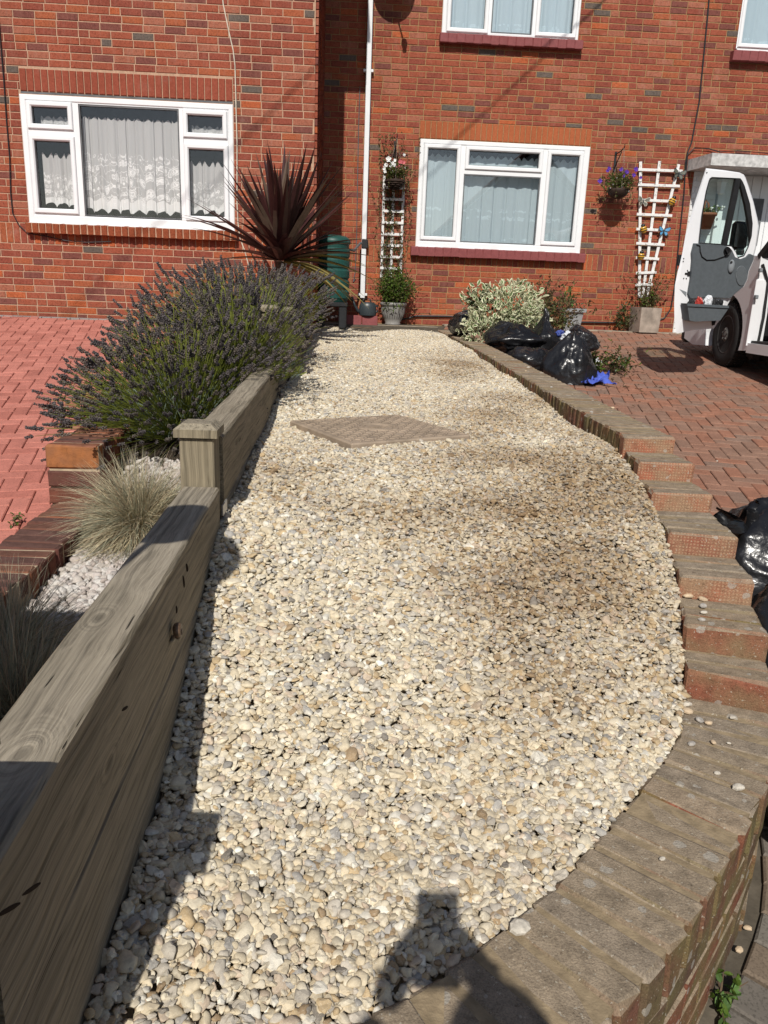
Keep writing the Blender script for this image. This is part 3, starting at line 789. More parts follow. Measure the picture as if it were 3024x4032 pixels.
herringbone(dL, zL, PV_L, [5, 4, 3], rad(-11), (-3.0, 4.0), inL, lambda x, y: y-.3*x, .15, lambda x, y: y > 2.6 and x > -.47*y-.1)
kerbm = block_mat('kerb_grey', (.30,.27,.25,1), .1)
kms = [paver_mesh(kerbm, k, .2, .1) for k in range(3)]
for k in range(50): put('kerb_block', random.choice(kms), dL, loc=(-6.1+k*.104, YL-.22, -.405), rot=(0, 0, math.pi/2))

# ---- left low brick wall
lw_b = [weathered('low_wall_brick', (.17,.06,.04,1), (.165,.078,.055,1), (.13,.06,.04,1), spots=False), weathered('low_wall_brick_dark', (.13,.05,.04,1), (.13,.068,.055,1), (.11,.06,.04,1), spots=False), weathered('low_wall_brick_warm', (.24,.085,.045,1), (.20,.095,.062,1), (.2,.09,.05,1), spots=False)]
end_b = weathered('end_brick_orange', (.38,.145,.05,1), (.24,.10,.06,1), (.27,.12,.06,1), spots=False)
mort_P = mat('mortar_pale', (.46,.36,.25,1), .95, .1, .2, 40, .6, 150)
LW = thing('brick_planter_wall', 'low red brick wall with header coping stepping down between red drive and planted bed', 'wall', (-1.1, 3.2, -1.1))
core = MB()
def lw_run(xc, y0, y1, z):
    n = int((y1-y0)/.0752)
    for k in range(n):
        y = y0+(k+.5)*.0752
        m = random.choices(lw_b, [4, 3, 2])[0] if k else end_b
        put('coping_brick', cope_mesh(m, 'l', random.randrange(4)), LW, loc=(xc+random.uniform(-.004,.004), y, z-.051+random.uniform(-.002,.002)), rot=(0, random.uniform(-.01,.01), math.pi/2+random.uniform(-.012,.012)))
    g = min(zL(xc, y0)-.3, -1.5); core.box((xc, (y0+y1)/2+.006, (z-.006+g)/2), (.206, y1-y0-.016, z-.006-g))
    for r in range(5):                             # courses at the open front end and the bed side
        zz = z-.112-.034-r*.075
        put('brick', brick_mesh(.215, .065, random.randrange(3), random.randrange(3), lw_b), LW, loc=(xc, y0-.0005, zz))
        k = 0; y = y0+.01-(.1125 if r % 2 else 0)
        while y < y1-.05:
            a, b = max(y, y0+.005), min(y+.215, y1)
            if b-a > .04 and r < 4: put('brick', brick_mesh(b-a, .065, random.randrange(3), random.randrange(3), lw_b), LW, loc=(xc+.1075, (a+b)/2, zz), rot=(0, 0, math.pi/2))
            y += .225
lw_run(-1.14, 3.20, 4.70, -.655)
lw_run(-1.14, 4.70, 9.20, -.46)
lw_run(-1.105, .92, 3.195, -.895)
core.build('wall_core', mort_P, LW)
pier = thing('shading_pier', 'unseen brick pier with flat cap, added to shade the near planted bed', 'pier', (-.92, .72, -1.9))  # unseen pier, made up to throw the shadow over the near bed
MB().box((-.915, .725, -.83), (.54, .24, 2.1)).build('pier_core', mort_P, pier)
for r in range(28):
    z = -1.86+r*.075
    for k in range(3):
        a = -1.185+k*.225-(.1125 if r % 2 else 0); b = min(a+.215, -.645); a = max(a, -1.185)
        if b-a > .03:
            for s, y in ((0, .602), (math.pi, .848)): put('brick', brick_mesh(b-a, .065, random.randrange(3), 0, lw_b), pier, loc=((a+b)/2, y, z+.033), rot=(0, 0, s))
MB().box((-.915, .725, .245), (.58, .30, .05), bev=.01).build('cap_stone', conc, pier)

# ---- timber sleepers
def timber_mat(name, c, seed, axis=1, knots=()):
    """weathered softwood: long irregular grain, a few checks, grey bloom; axis = the way the grain runs"""
    t = NT(name); t.rough(.88, .15); tc = t.new('ShaderNodeTexCoord'); mp = t.new('ShaderNodeMapping')
    mp.inputs['Location'].default_value = (seed*.7, seed*1.3, seed*.37); t.link(tc.outputs['Object'], mp.inputs['Vector'])
    st = lambda a, b: tuple(b if k == axis else a for k in range(3))
    dn = t.new('ShaderNodeTexNoise'); dn.inputs['Scale'].default_value = 1.0; dn.inputs['Detail'].default_value = 2
    m3 = t.new('ShaderNodeMapping'); m3.inputs['Scale'].default_value = st(9, 4.2); t.link(mp.outputs[0], m3.inputs['Vector']); t.link(m3.outputs[0], dn.inputs['Vector'])
    sub = t.new('ShaderNodeVectorMath', operation='SUBTRACT'); sub.inputs[1].default_value = (.5,.5,.5); t.link(dn.outputs['Color'], sub.inputs[0])
    sc = t.new('ShaderNodeVectorMath', operation='SCALE'); sc.inputs['Scale'].default_value = .028; t.link(sub.outputs[0], sc.inputs[0])
    ad = t.new('ShaderNodeVectorMath', operation='ADD'); t.link(mp.outputs[0], ad.inputs[0]); t.link(sc.outputs[0], ad.inputs[1])
    g1 = t.noise(1, 3, .5, vec=ad.outputs[0], stretch=st(95, 1.3)); g2 = t.noise(1, 3, .6, vec=ad.outputs[0], stretch=st(300, 4)); big = t.noise(1, 3, vec=mp.outputs[0], stretch=st(14, 2.2))
    ck = t.noise(1, 2, .5, vec=ad.outputs[0], stretch=st(90, 1.5)); crack = t.ramp(ck, [(.725, (0,0,0,1)), (.745, (1,1,1,1))])
    for kx, ky, kz, kr in knots:                   # rings of grain closing round a knot
        mk = t.new('ShaderNodeMapping'); mk.inputs['Scale'].default_value = (1, .5, 1); t.link(tc.outputs['Object'], mk.inputs['Vector'])
        wob = t.new('ShaderNodeVectorMath', operation='ADD'); t.link(mk.outputs[0], wob.inputs[0]); t.link(sc.outputs[0], wob.inputs[1])
        ds = t.new('ShaderNodeVectorMath', operation='DISTANCE'); ds.inputs[1].default_value = (kx, ky*.5, kz); t.link(wob.outputs[0], ds.inputs[0]); d = ds.outputs['Value']
        cb = t.new('ShaderNodeCombineXYZ'); t.link(t.math('MULTIPLY', d, 120.0), cb.inputs[0]); rg = t.noise(1, 2, .5, vec=cb.outputs[0])
        rg = t.math('MULTIPLY', rg, t.math('MINIMUM', 1.0, t.math('ADD', .45, t.math('MULTIPLY', d, 40.0))))
        wk = t.ramp(d, [(kr*.8, (1,1,1,1)), (kr*2.4, (0,0,0,1))]); g1 = t.mix(wk, g1, rg)
    a = t.ramp(g1, [(.32, tuple(x*.60 for x in c[:3])+(1,)), (.48, c), (.7, tuple(min(1, x*1.18) for x in c[:3])+(1,))])
    a = t.mix(.5, a, t.ramp(g2, [(.34, (.42,.41,.40,1)), (.58, (1,1,1,1))]), 'MULTIPLY')
    a = t.mix(.65, a, t.ramp(big, [(.33, (.70,.70,.68,1)), (.6, (1,1,1,1))]), 'MULTIPLY')
    sp = t.new('ShaderNodeSeparateXYZ'); t.link(t.pos().outputs['Normal'], sp.inputs[0]); upw = t.ramp(sp.outputs['Z'], [(.6, (0,0,0,1)), (.9, (1,1,1,1))])
    a = t.mix(upw, a, t.mix(1.0, a, (1.16,1.19,1.30,1), 'MULTIPLY'))               # the weather side has silvered
    a = t.mix(t.math('MULTIPLY', crack, .85), a, (.02,.016,.012,1)); t.col(a)
    h = t.math('SUBTRACT', t.math('ADD', g1, t.math('MULTIPLY', g2, .45)), t.math('MULTIPLY', crack, 1.2)); t.bump(h, .8, .006); return t.m
TM = [timber_mat('weathered_timber', (.31,.262,.185,1), 1, 1, [(.005,-.53,0,.026), (-.02,-.15,0,.02), (.05,-.36,-.13,.018)]), timber_mat('weathered_timber_grey', (.30,.255,.185,1), 4), timber_mat('weathered_timber_tan', (.31,.258,.178,1), 9)]
SW = thing('sleeper_wall', 'retaining wall of stacked grey weathered timber sleepers along the gravel', 'retaining wall', (-.38, 2.0, -1.2))
def sleeper(x0, y0, x1, y1, zt, m, h=.2, w=.1):
    """right faces along (x0,y0)-(x1,y1), top at zt"""
    a = Vector((x0, y0, 0)); b = Vector((x1, y1, 0)); L = (b-a).length; t = (b-a).normalized(); n = Vector((t.y, -t.x, 0))
    mb = MB(); bev = .006; N = 14
    prof = [(-w+bev, 0), (-bev, 0), (0, -bev), (0, -h+bev), (-bev, -h), (-w+bev, -h), (-w, -h+bev), (-w, -bev)]
    vs = []; fs = []
    for i in range(N+1):
        s = (i/N-.5)*L
        for (p, q) in prof: vs.append((p+w/2+random.uniform(-.0012,.0012), s, q+random.uniform(-.0012,.0012)))
    k = len(prof)
    for i in range(N):
        for j in range(k): fs.append((i*k+j, i*k+(j+1)%k, (i+1)*k+(j+1)%k, (i+1)*k+j))
    fs += [tuple(range(k)), tuple(range((N+1)*k-1, N*k-1, -1))]
    me = mb.add(vs, fs).mesh('sleeper', m)
    c = (a+b)/2 - n*(w/2); return put('sleeper', me, SW, loc=(c.x, c.y, zt), rot=(0, 0, math.atan2(-t.x, t.y)))
sleeper(-.318, .60, -.345, 2.055, -.525, TM[0])
for i, zt in enumerate((-.7275, -.930, -1.1325)): sleeper(-.322+.004*(i % 2), .60, -.345+.003*(i % 2), 2.16, zt, TM[(i+1) % 3])
sleeper(-.352, 2.17, -.395, 4.36, -.405, TM[2])
sleeper(-.351, 2.165, -.394, 4.36, -.6075, TM[1])
sleeper(-.40, 4.47, -.405, 8.55, -.125, TM[1]); sleeper(-.402, 4.47, -.407, 8.55, -.328, TM[0]); sleeper(-.402, 4.47, -.407, 8.55, -.531, TM[2])
sleeper(-.50, 8.55, -.41, 8.56, -.13, TM[2])
def post(x, y, zt, zb_, capw, m, nm='timber_post'):
    p = MB().box((0, 0, -(zt-zb_)/2), (.092, .092, zt-zb_), bev=.004)
    o = put('post', p.mesh('post', m), SW, loc=(x, y, zt))
    o.rotation_euler = (0, 0, 0)
    b = capw/2; mb = MB(); q = b-.02
    vs = [(-b,-b,0),(b,-b,0),(b,b,0),(-b,b,0),(-b,-b,.022),(b,-b,.022),(b,b,.022),(-b,b,.022),(-q,-q,.036),(q,-q,.036),(q,q,.036),(-q,q,.036)]
    fs = [(3,2,1,0),(8,9,10,11)]
    for k in range(4):
        n = (k+1) % 4; fs += [(k,n,4+n,4+k),(4+k,4+n,8+n,8+k)]
    put('post_cap', mb.add(vs, fs).mesh('post_cap', m), SW, loc=(x, y, zt+.001))
post_m = timber_mat('post_timber', (.285,.24,.165,1), 6, 2)
post(-.406, 2.112, -.393, -1.2, .116, post_m)
post(-.455, 4.415, -.125, -1.0, .116, post_m)
post(-.364, .545, -.395, -1.5, .132, post_m)
zinc = mat('zinc_plate', (.45,.45,.44,1), .45, .5, .15, 30, metal=.7)
for z, y in ((-.60, 2.10), (-.745, 2.06)): MB().box((-.343, y+.02, z), (.004, .075, .03)).build('fixing_plate', zinc, SW)
# dark gouges and bolt holes in the near sleeper face
gouge = mat('dark_gouge', (.03,.02,.014,1), .95, .1)
for px, py, L, w_, tl in ((730,2235,.022,.007,.3), (715,2290,.032,.007,.25), (683,2400,.018,.006,.05)):
    p = onX(px, py, -.3385); p.x = -.318-(p.y-.6)*.01856+.0005
    R = Matrix.Rotation(tl, 3, 'X'); MB().ball(p, (.003, w_/2, L/2), 8, 6, R=R).build('gouge', gouge, SW)
for px, py, L, tl in ((150,3500,.055,.5), (60,3580,.06,.55), (528,2790,.035,.35)):
    p = onX(px, py, -.312); p.x = -.318-(p.y-.6)*.01856+.0005
    MB().ball(p, (.002, L/2, .0028), 10, 5, R=Matrix.Rotation(-tl, 3, 'X')).build('gouge', gouge, SW)
# ------------------------------------------------------------------ gravel
def interp(P, y): 
    P = sorted(P); return np.interp(y, [p[0] for p in P], [p[1] for p in P])
GL = [(.6,-.918),(.8,-.916),(1.0,-.915),(1.22,-.91),(1.41,-.845),(1.7,-.735),(2.0,-.655),(2.9,-.612),(5,-.585),(8,-.553),(11,-.465)]
GR = [(.6,-1.016),(.9,-1.016),(1.2,-1.014),(1.5,-1.01),(1.77,-.965),(1.9,-.92),(2.15,-.845),(2.35,-.78),(2.6,-.71),(2.9,-.65),(3.2,-.613),(5,-.58),(8,-.528),(11,-.462)]
LEFT = [(.4,-.316),(2.0,-.345),(2.06,-.352),(4.36,-.394),(4.37,-.402),(8.55,-.405),(8.56,-.42),(9.3,-.5),(11.2,-.55)]
_pi = sorted([(p.y, p.x) for p, t, n in mid if p.y > .74])
def gz(x, y):
    a = interp(GL, y); b = interp(GR, y); xi = np.interp(y, [p[0] for p in _pi], [p[1] for p in _pi]); u = np.clip((x+.34)/(xi+.34), 0, 1)
    return a*(1-u)+b*u
def fnoise(x, y, f, seed):
    r = np.random.default_rng(seed); o = np.zeros_like(x)
    for k in range(7):
        a = r.uniform(0, 6.28); q = f*r.uniform(.6, 1.7); o += np.sin((x*np.cos(a)+y*np.sin(a))*q+r.uniform(0, 6.28))
    return o/7**.5
COVER = [Vector((-.252,3.63,0)), Vector((.3075,3.92,0)), Vector((.5177,3.32,0)), Vector((-.034,2.998,0))]
_cc = sum(COVER, Vector())/4; COVER = [_cc+(q-_cc)*.95 for q in COVER]
def in_quad(x, y, Q, grow):
    c = sum(Q, Vector())/4; ok = np.ones(x.shape, bool)
    for i in range(4):
        a = Q[i]; b = Q[(i+1) % 4]; e = (b-a).normalized(); n = Vector((-e.y, e.x, 0))
        if n.dot(c-a) < 0: n = -n
        ok &= ((x-a.x)*n.x+(y-a.y)*n.y) > -grow
    return ok
PAL = np.array([(.62,.535,.385),(.67,.60,.46),(.73,.69,.59),(.50,.455,.38),(.41,.39,.355),(.53,.405,.24),(.36,.26,.155),(.57,.465,.35),(.26,.235,.20)])
WC = np.array([32,28,9,15,6,5,1.6,6,1.0]); WD = np.array([20,10,3,17,5,17,15,9,5])
def pebble_cloud(name, P, size, tint, seed, flat=.52, angular=.8, mrough=.8):
    """one object: a point per stone, each stone an instance of one of several pebble shapes made in the node tree"""
    N = len(P); r = np.random.default_rng(seed)
    me = bpy.data.meshes.new(name); me.vertices.add(N); me.vertices.foreach_set('co', P.astype(np.float32).ravel())
    rot = np.stack([r.normal(0, .34, N), r.normal(0, .34, N), r.uniform(0, 6.283, N)], 1)
    el = r.uniform(.72, 1.0, N); scl = np.stack([size, size*el, size*r.uniform(flat-.17, flat+.17, N)], 1)
    for nm, tp, dat in (('rot', 'FLOAT_VECTOR', rot), ('scl', 'FLOAT_VECTOR', scl), ('tint', 'FLOAT_VECTOR', tint)):
        at = me.attributes.new(nm, tp, 'POINT'); at.data.foreach_set('vector', dat.astype(np.float32).ravel())
    NV = 12
    at = me.attributes.new('vid', 'INT', 'POINT'); at.data.foreach_set('value', r.integers(0, NV, N).astype(np.int32))
    o = put(name, me, kind='stuff')
    t = NT(name+'_stone'); t.rough(mrough, .3)
    a = t.new('ShaderNodeAttribute', attribute_type='INSTANCER', attribute_name='tint'); n1 = t.noise(110, 5, .65); n2 = t.noise(420, 3, .6)
    c = t.mix(t.ramp(n1, [(.38, (0,0,0,1)), (.68, (.62,.62,.62,1))]), a.outputs['Color'], t.mix(1.0, a.outputs['Color'], (.62,.60,.60,1), 'MULTIPLY'))
    c = t.mix(t.ramp(n2, [(.55, (0,0,0,1)), (.75, (.4,.4,.4,1))]), c, (.80,.73,.60,1)); t.col(c); t.bump(n2, .35, .0015)
    g = bpy.data.node_groups.new(name+'_scatter', 'GeometryNodeTree')
    g.interface.new_socket('Geometry', in_out='INPUT', socket_type='NodeSocketGeometry'); g.interface.new_socket('Geometry', in_out='OUTPUT', socket_type='NodeSocketGeometry')
    gi = g.nodes.new('NodeGroupInput'); go = g.nodes.new('NodeGroupOutput'); L = g.links.new
    join = g.nodes.new('GeometryNodeGeometryToInstance')
    for k in range(NV):
        ang = k < NV*angular
        ico = g.nodes.new('GeometryNodeMeshIcoSphere'); ico.inputs['Radius'].default_value = 1; ico.inputs['Subdivisions'].default_value = 2 if ang else 3
        p = g.nodes.new('GeometryNodeInputPosition'); ad = g.nodes.new('ShaderNodeVectorMath'); ad.operation = 'ADD'; ad.inputs[1].default_value = (k*7.3+seed, k*3.1, k*1.7)
        nz = g.nodes.new('ShaderNodeTexNoise'); nz.inputs['Scale'].default_value = .85 if ang else .62; nz.inputs['Detail'].default_value = 1.5 if ang else .5
        L(p.outputs[0], ad.inputs[0]); L(ad.outputs[0], nz.inputs['Vector'])
        mr = g.nodes.new('ShaderNodeMapRange'); mr.inputs['From Min'].default_value = .25; mr.inputs['From Max'].default_value = .75
        mr.inputs['To Min'].default_value = .38 if ang else .62; mr.inputs['To Max'].default_value = 1.5 if ang else 1.35
        L(nz.outputs[0], mr.inputs['Value'])
        sc = g.nodes.new('ShaderNodeVectorMath'); sc.operation = 'SCALE'; L(p.outputs[0], sc.inputs[0]); L(mr.outputs[0], sc.inputs['Scale'])
        sp = g.nodes.new('GeometryNodeSetPosition'); L(ico.outputs[0], sp.inputs['Geometry']); L(sc.outputs[0], sp.inputs['Position'])
        ss = g.nodes.new('GeometryNodeSetShadeSmooth'); ss.inputs['Shade Smooth'].default_value = (not ang) or (k % 2 == 1)
        L(sp.outputs[0], ss.inputs[0]); sm = g.nodes.new('GeometryNodeSetMaterial'); sm.inputs['Material'].default_value = t.m; L(ss.outputs[0], sm.inputs[0])
        L(sm.outputs[0], join.inputs[0])
    iop = g.nodes.new('GeometryNodeInstanceOnPoints'); iop.inputs['Pick Instance'].default_value = True
    L(gi.outputs[0], iop.inputs['Points']); L(join.outputs[0], iop.inputs['Instance'])
    def attr(nm, dt):
        q = g.nodes.new('GeometryNodeInputNamedAttribute'); q.data_type = dt; q.inputs['Name'].default_value = nm; return q.outputs[0]
    L(attr('vid', 'INT'), iop.inputs['Instance Index']); L(attr('scl', 'FLOAT_VECTOR'), iop.inputs['Scale'])
    e2r = g.nodes.new('FunctionNodeEulerToRotation'); L(attr('rot', 'FLOAT_VECTOR'), e2r.inputs[0]); L(e2r.outputs[0], iop.inputs['Rotation'])
    L(iop.outputs[0], go.inputs[0])
    md = o.modifiers.new('scatter', 'NODES'); md.node_group = g
    return o
def gravel_points(step, y0, y1, lift, seed):
    r = np.random.default_rng(seed)
    xs, ys = np.meshgrid(np.arange(-.62, 1.26, step), np.arange(y0, y1, step)); x = xs.ravel()+r.uniform(-.5, .5, xs.size)*step; y = ys.ravel()+r.uniform(-.5, .5, xs.size)*step
    ok = (x > interp(LEFT, y)+.004) & (x < np.interp(y, [p[0] for p in _pi], [p[1] for p in _pi])-.002) & (y > .70) & (y < 10.86)
    ok &= ~in_quad(x, y, COVER, -.028)
    x, y = x[ok], y[ok]; return x, y, gz(x, y)+lift+r.normal(0, .002, x.size)
A = [gravel_points(.0122, .7, 10.9, -.005, 1), gravel_points(.0122, .7, 10.9, .001, 2), gravel_points(.030, .7, 10.9, .006, 3)]
x, y, z = (np.concatenate([a[i] for a in A]) for i in range(3))
r = np.random.default_rng(5); N = len(x)
z += .010*fnoise(x, y, 5.0, 4)
gs = lambda cx, cy, sx, sy: np.exp(-((x-cx)/sx)**2-((y-cy)/sy)**2)
dirt = .9*gs(.80,2.75,.38,.65)+.65*gs(.62,2.05,.30,.40)+.35*gs(.7,3.6,.5,1.2)+.3*gs(.45,1.75,.25,.2)+.75*gs(.85,6.6,.35,.9)+.6*gs(-.18,2.75,.22,.35)+.45*gs(.95,4.3,.3,.9)+.3*gs(.2,2.4,.3,.2)
dirt = np.clip(dirt*(1+.45*fnoise(x, y, 9, 8))+.10*fnoise(x, y, 4, 9), 0, 1)
size = r.lognormal(np.log(.0086), .26, N); size = np.clip(size, .0055, .021)*(1-.12*dirt)
wc = WC/WC.sum(); wd = WD/WD.sum(); u = r.random(N); cc = np.cumsum(wc); cd = np.cumsum(wd)
pi_ = np.where(r.random(N) < dirt, np.searchsorted(cd, u), np.searchsorted(cc, u)).clip(0, 8)
tint = PAL[pi_]*r.normal(1, .10, (N, 1)).clip(.7, 1.25); tint = tint*(1-.42*dirt[:, None]*np.array([.85, 1.0, 1.15]))
tint = np.clip(tint*1.04, .02, .86)
pebble_cloud('gravel', np.stack([x, y, z], 1), size, tint, 11)
# the bed below
gx = np.linspace(-.6, 1.25, 20); gy = np.linspace(.76, 11.05, 120)
def bx(Y, u): a = float(interp(LEFT, Y))-.01; b = float(np.interp(Y, [p[0] for p in _pi], [p[1] for p in _pi]))+.012; return a+(b-a)*u
vs = [(bx(Y, u), Y, float(gz(np.array(bx(Y, u)), np.array(Y)))-.030) for Y in gy for u in np.linspace(0, 1, 20)]
MB().add(vs, [(j*20+i, j*20+i+1, j*20+i+21, j*20+i+20) for j in range(119) for i in range(19)]).build('gravel_bed', mat('grit', (.42,.35,.25,1), .95, .1, .4, 60, .6, 90), kind='structure')
# white stone chippings in the planted bed on the left, and its soil
def bedz(x, y): return np.interp(y, [.6, 2.0, 2.6, 3.1, 3.6, 4.6, 6, 9.3], [-1.0, -1.0, -.985, -.95, -.74, -.62, -.45, -.40])
r = np.random.default_rng(21); X, Y_ = np.meshgrid(np.arange(-1.02, -.40, .024), np.arange(1.0, 3.5, .024))
x = np.concatenate([X.ravel()+r.uniform(-.012, .012, X.size) for _ in range(2)]); y = np.concatenate([Y_.ravel()+r.uniform(-.012, .012, X.size) for _ in range(2)])
ok = (x > -.99) & (x < -.45); x, y = x[ok], y[ok]; z = bedz(x, y)+r.normal(.004, .004, x.size)
pw = np.array([(.62,.59,.55),(.55,.50,.45),(.47,.41,.37),(.58,.52,.48),(.36,.33,.31)]); tint = pw[r.choice(5, x.size, p=[.34,.24,.16,.2,.06])]
pebble_cloud('white_gravel', np.stack([x, y, z], 1), r.uniform(.010, .021, x.size), tint, 31, .7, .9)
gx = np.linspace(-1.06, -.39, 6); gy = np.linspace(.86, 9.3, 50)
vs = [(X, Y, float(bedz(X, Y))-.012+.01*math.sin(X*30+Y*9)) for Y in gy for X in gx]
MB().add(vs, [(j*6+i, j*6+i+1, j*6+i+7, j*6+i+6) for j in range(49) for i in range(5)]).build('planting_bed', soil, kind='structure')

# ---- concrete inspection cover lying in the gravel
cov_m = mat('cast_cover', (.32,.25,.185,1), .85, .2, .25, 10, .5, 120, c2=None)
c = sum(COVER, Vector())/4; u = ((COVER[1]-COVER[0])+(COVER[2]-COVER[3])).normalized(); v = Vector((u.y, -u.x, 0))
IC = thing('inspection_cover', 'square brown inspection cover with raised tread and ring sunk in the pale gravel', 'drain cover', (c.x, c.y, -.60))
R = Matrix((u, -v, Vector((0,0,1)))).transposed(); zc = -.587
tiltc = Matrix.Rotation(rad(-.6), 3, 'X')
MB().box((c.x, c.y, zc-.02), (.60, .60, .04), R, bev=.006).build('slab', cov_m, IC)
mb = MB()
for i in range(-9, 10):
    for j in range(-9, 10):
        if i*i+j*j < 8.5 or random.random() < .05: continue
        p = c+u*(i*.030)+v*(j*.030); R2 = R @ Matrix.Rotation(rad(45 if (i+j) % 2 else -45), 3, 'Z')
        mb.box((p.x, p.y, zc+.001), (.027, .008, .006), R2, bev=.0025)
mb.build('tread', cov_m, IC, kind='stuff')
def annulus(mb, c, r0, r1, z0, z1, n=40):
    vs = []; fs = []
    for k in range(n):
        a = 2*math.pi*k/n; ca, sa = math.cos(a), math.sin(a)
        for rr, zz in ((r0, z0), (r0+.003, z1), (r1-.003, z1), (r1, z0)): vs.append((c.x+rr*ca, c.y+rr*sa, zz))
    for k in range(n):
        m = (k+1) % n
        for q in range(3): fs.append((k*4+q, k*4+q+1, m*4+q+1, m*4+q))
    mb.add(vs, fs)
mb = MB(); annulus(mb, c, .082, .096, zc-.001, zc+.005); annulus(mb, c, .060, .070, zc-.001, zc+.005); mb.build('ring', cov_m, IC)
mb = MB()
for k in range(5):
    p = c+u*(-.035+.016*k); mb.bar(p-v*.02+Vector((0,0,zc+.001)), p+v*(.01+.01*(k%2))+u*.012+Vector((0,0,zc+.001)), .006, .005)
mb.build('emblem', cov_m, IC)

# ---- single stones lying on the wall and blocks
def stone_mesh(seed, m):
    rr = random.Random(seed); mb = MB().ball((0,0,0), (1, .72, .38), 8, 5)
    q = [rr.uniform(-1, 1) for _ in range(9)]
    mb.v = [tuple(p*(1+.26*math.sin(3*a*q[0]+2*b*q[1]+q[2]*4)+.1*math.sin(5*b*q[3]+4*c_*q[4])) for p in (a, b, c_)) for a, b, c_ in mb.v]
    return mb.mesh('loose_stone', m, False)
sm_ = [mat('stone_cream', (.52,.40,.27,1), .8, .3, .2, 60), mat('stone_white', (.54,.49,.41,1), .8, .3, .3, 90), mat('stone_grey', (.38,.35,.31,1), .8, .3, .3, 60)]
smesh = [[stone_mesh(10*i+k, m) for k in range(3)] for i, m in enumerate(sm_)]
def lay_stone(px, py, z, s, mi, rz, label):
    p = onZ(px, py, z); me = random.choice(smesh[mi]); o = put('loose_stone', me, None, loc=(p.x, p.y, z+s*.36), rot=(random.uniform(-.2,.2), random.uniform(-.2,.2), rz)); o.scale = (s, s, s)
    return tag(o, label, 'pebble', 'pebbles spilled on the curved wall')
for px, py, s, mi, rz, lb in ((2705,2352,.020,0,.1,'long pinkish cream pebble at the gravel edge of the fifth wall step'),(2770,2366,.019,0,-.4,'oval tan pebble lying alone at the back of the fifth wall step'),(2770,2390,.015,2,0,'flat grey flint just in front of the oval tan pebble on the wall step'),(2768,2416,.013,1,.5,'pale pointed chip in the middle of the row of stones on the wall step'),(2766,2445,.014,2,.2,'foremost grey flake in the row of stones on the fifth wall step')): lay_stone(px, py, -.855, s*.85, mi, rz, lb)
for px, py, s, mi, rz, lb in ((2704,2804,.016,0,-.9,'pink oval pebble below the lowest step at the gravel edge'),(2757,2842,.012,2,-.3,'grey flake left of the pair of flat stones below the lowest step'),(2790,2850,.011,0,.2,'cream flat stone of the pair below the lowest step'),(2884,2828,.008,1,.4,'white chip nearest the outer edge below the lowest step'),(2724,2933,.011,2,0,'narrow grey pebble near the gravel on the wide near coping'),(2806,2926,.009,0,.9,'small brownish pebble in the middle of the wide near coping'),(2822,3048,.009,1,.3,'white angular chip halfway round the wide near coping'),(2906,3105,.012,1,.2,'largest white pebble by the outer edge of the wide near coping'),(2868,2928,.005,1,0,'tiny white crumb right of the brownish pebble on the coping'),(2700,2778,.014,1,.2,'flat white flint tucked against the face of the lowest step'),(2606,3385,.007,1,.3,'tiny white crumb on the bend of the near coping'),(2045,3660,.017,1,.5,'white blocky stone on the near coping beside the photographer\'s shadow'),(2680,2864,.008,2,.4,'little grey pebble touching the gravel below the lowest step')): lay_stone(px, py, -1.0, s, mi, rz, lb)
for px, py, lb in ((1947,1408,'stone chip farthest along the straight coping towards the house'),(2069,1463,'stone chip on the straight coping in front of the flattened bag'),(2080,1448,'stone chip at the outer edge of the coping touching the flattened bag'),(2172,1527,'stone chip on the straight coping level with the biggest bag'),(2329,1625,'stone chip on the straight coping past the blue cloth'),(2413,1608,'stone chip on the outer edge of the straight coping just before the first step')):
    p = onZ(px, py, -.50); lay_stone(px, py, wall_top(1.2, p.y)-.001, .011, random.randrange(3), .3, lb)
# ------------------------------------------------------------------ plants
def leafy(name, c, rough=.55, trans=.25, var=.35):
    t = NT(name); n = t.noise(22, 3); g = t.new('ShaderNodeNewGeometry')
    a = t.ramp(g.outputs['Random Per Island'], [(0, tuple(x*(1-var) for x in c[:3])+(1,)), (.5, c), (1, tuple(min(1, x*(1+var)) for x in c[:3])+(1,))])
    a = t.mix(t.ramp(n, [(.4, (0,0,0,1)), (.7, (.4,.4,.4,1))]), a, tuple(x*.6 for x in c[:3])+(1,))
    t.col(a); t.rough(rough, .35)
    if trans:
        tl = t.new('ShaderNodeBsdfTranslucent'); t.link(a, tl.inputs['Color']); mx = t.new('ShaderNodeMixShader'); mx.inputs[0].default_value = trans
        t.link(t.b.outputs[0], mx.inputs[1]); t.link(tl.outputs[0], mx.inputs[2]); t.link(mx.outputs[0], t.o.inputs['Surface'])
    return t.m
lav_stem = leafy('lavender_stem', (.22,.25,.045,1)); lav_flow = leafy('lavender_flower', (.105,.09,.09,1), .9, .1, .5); lav_leaf = leafy('lavender_leaf', (.20,.25,.19,1), .8, .15)
lav_dry = leafy('lavender_dry_flower', (.15,.125,.105,1), .9, .1, .45)
oct_v = [(0,0,1),(1,0,0),(0,1,0),(-1,0,0),(0,-1,0),(0,0,-1)]; oct_f = [(0,1,2),(0,2,3),(0,3,4),(0,4,1),(5,2,1),(5,3,2),(5,4,3),(5,1,4)]
def frame_of(t):
    t = t.normalized(); a = Vector((0,0,1)) if abs(t.z) < .9 else Vector((1,0,0)); x = t.cross(a).normalized(); return x, x.cross(t), t
def rnd_dir(rng):
    v = Vector((rng.gauss(0,1), rng.gauss(0,1), rng.gauss(0,1))); return v.normalized()
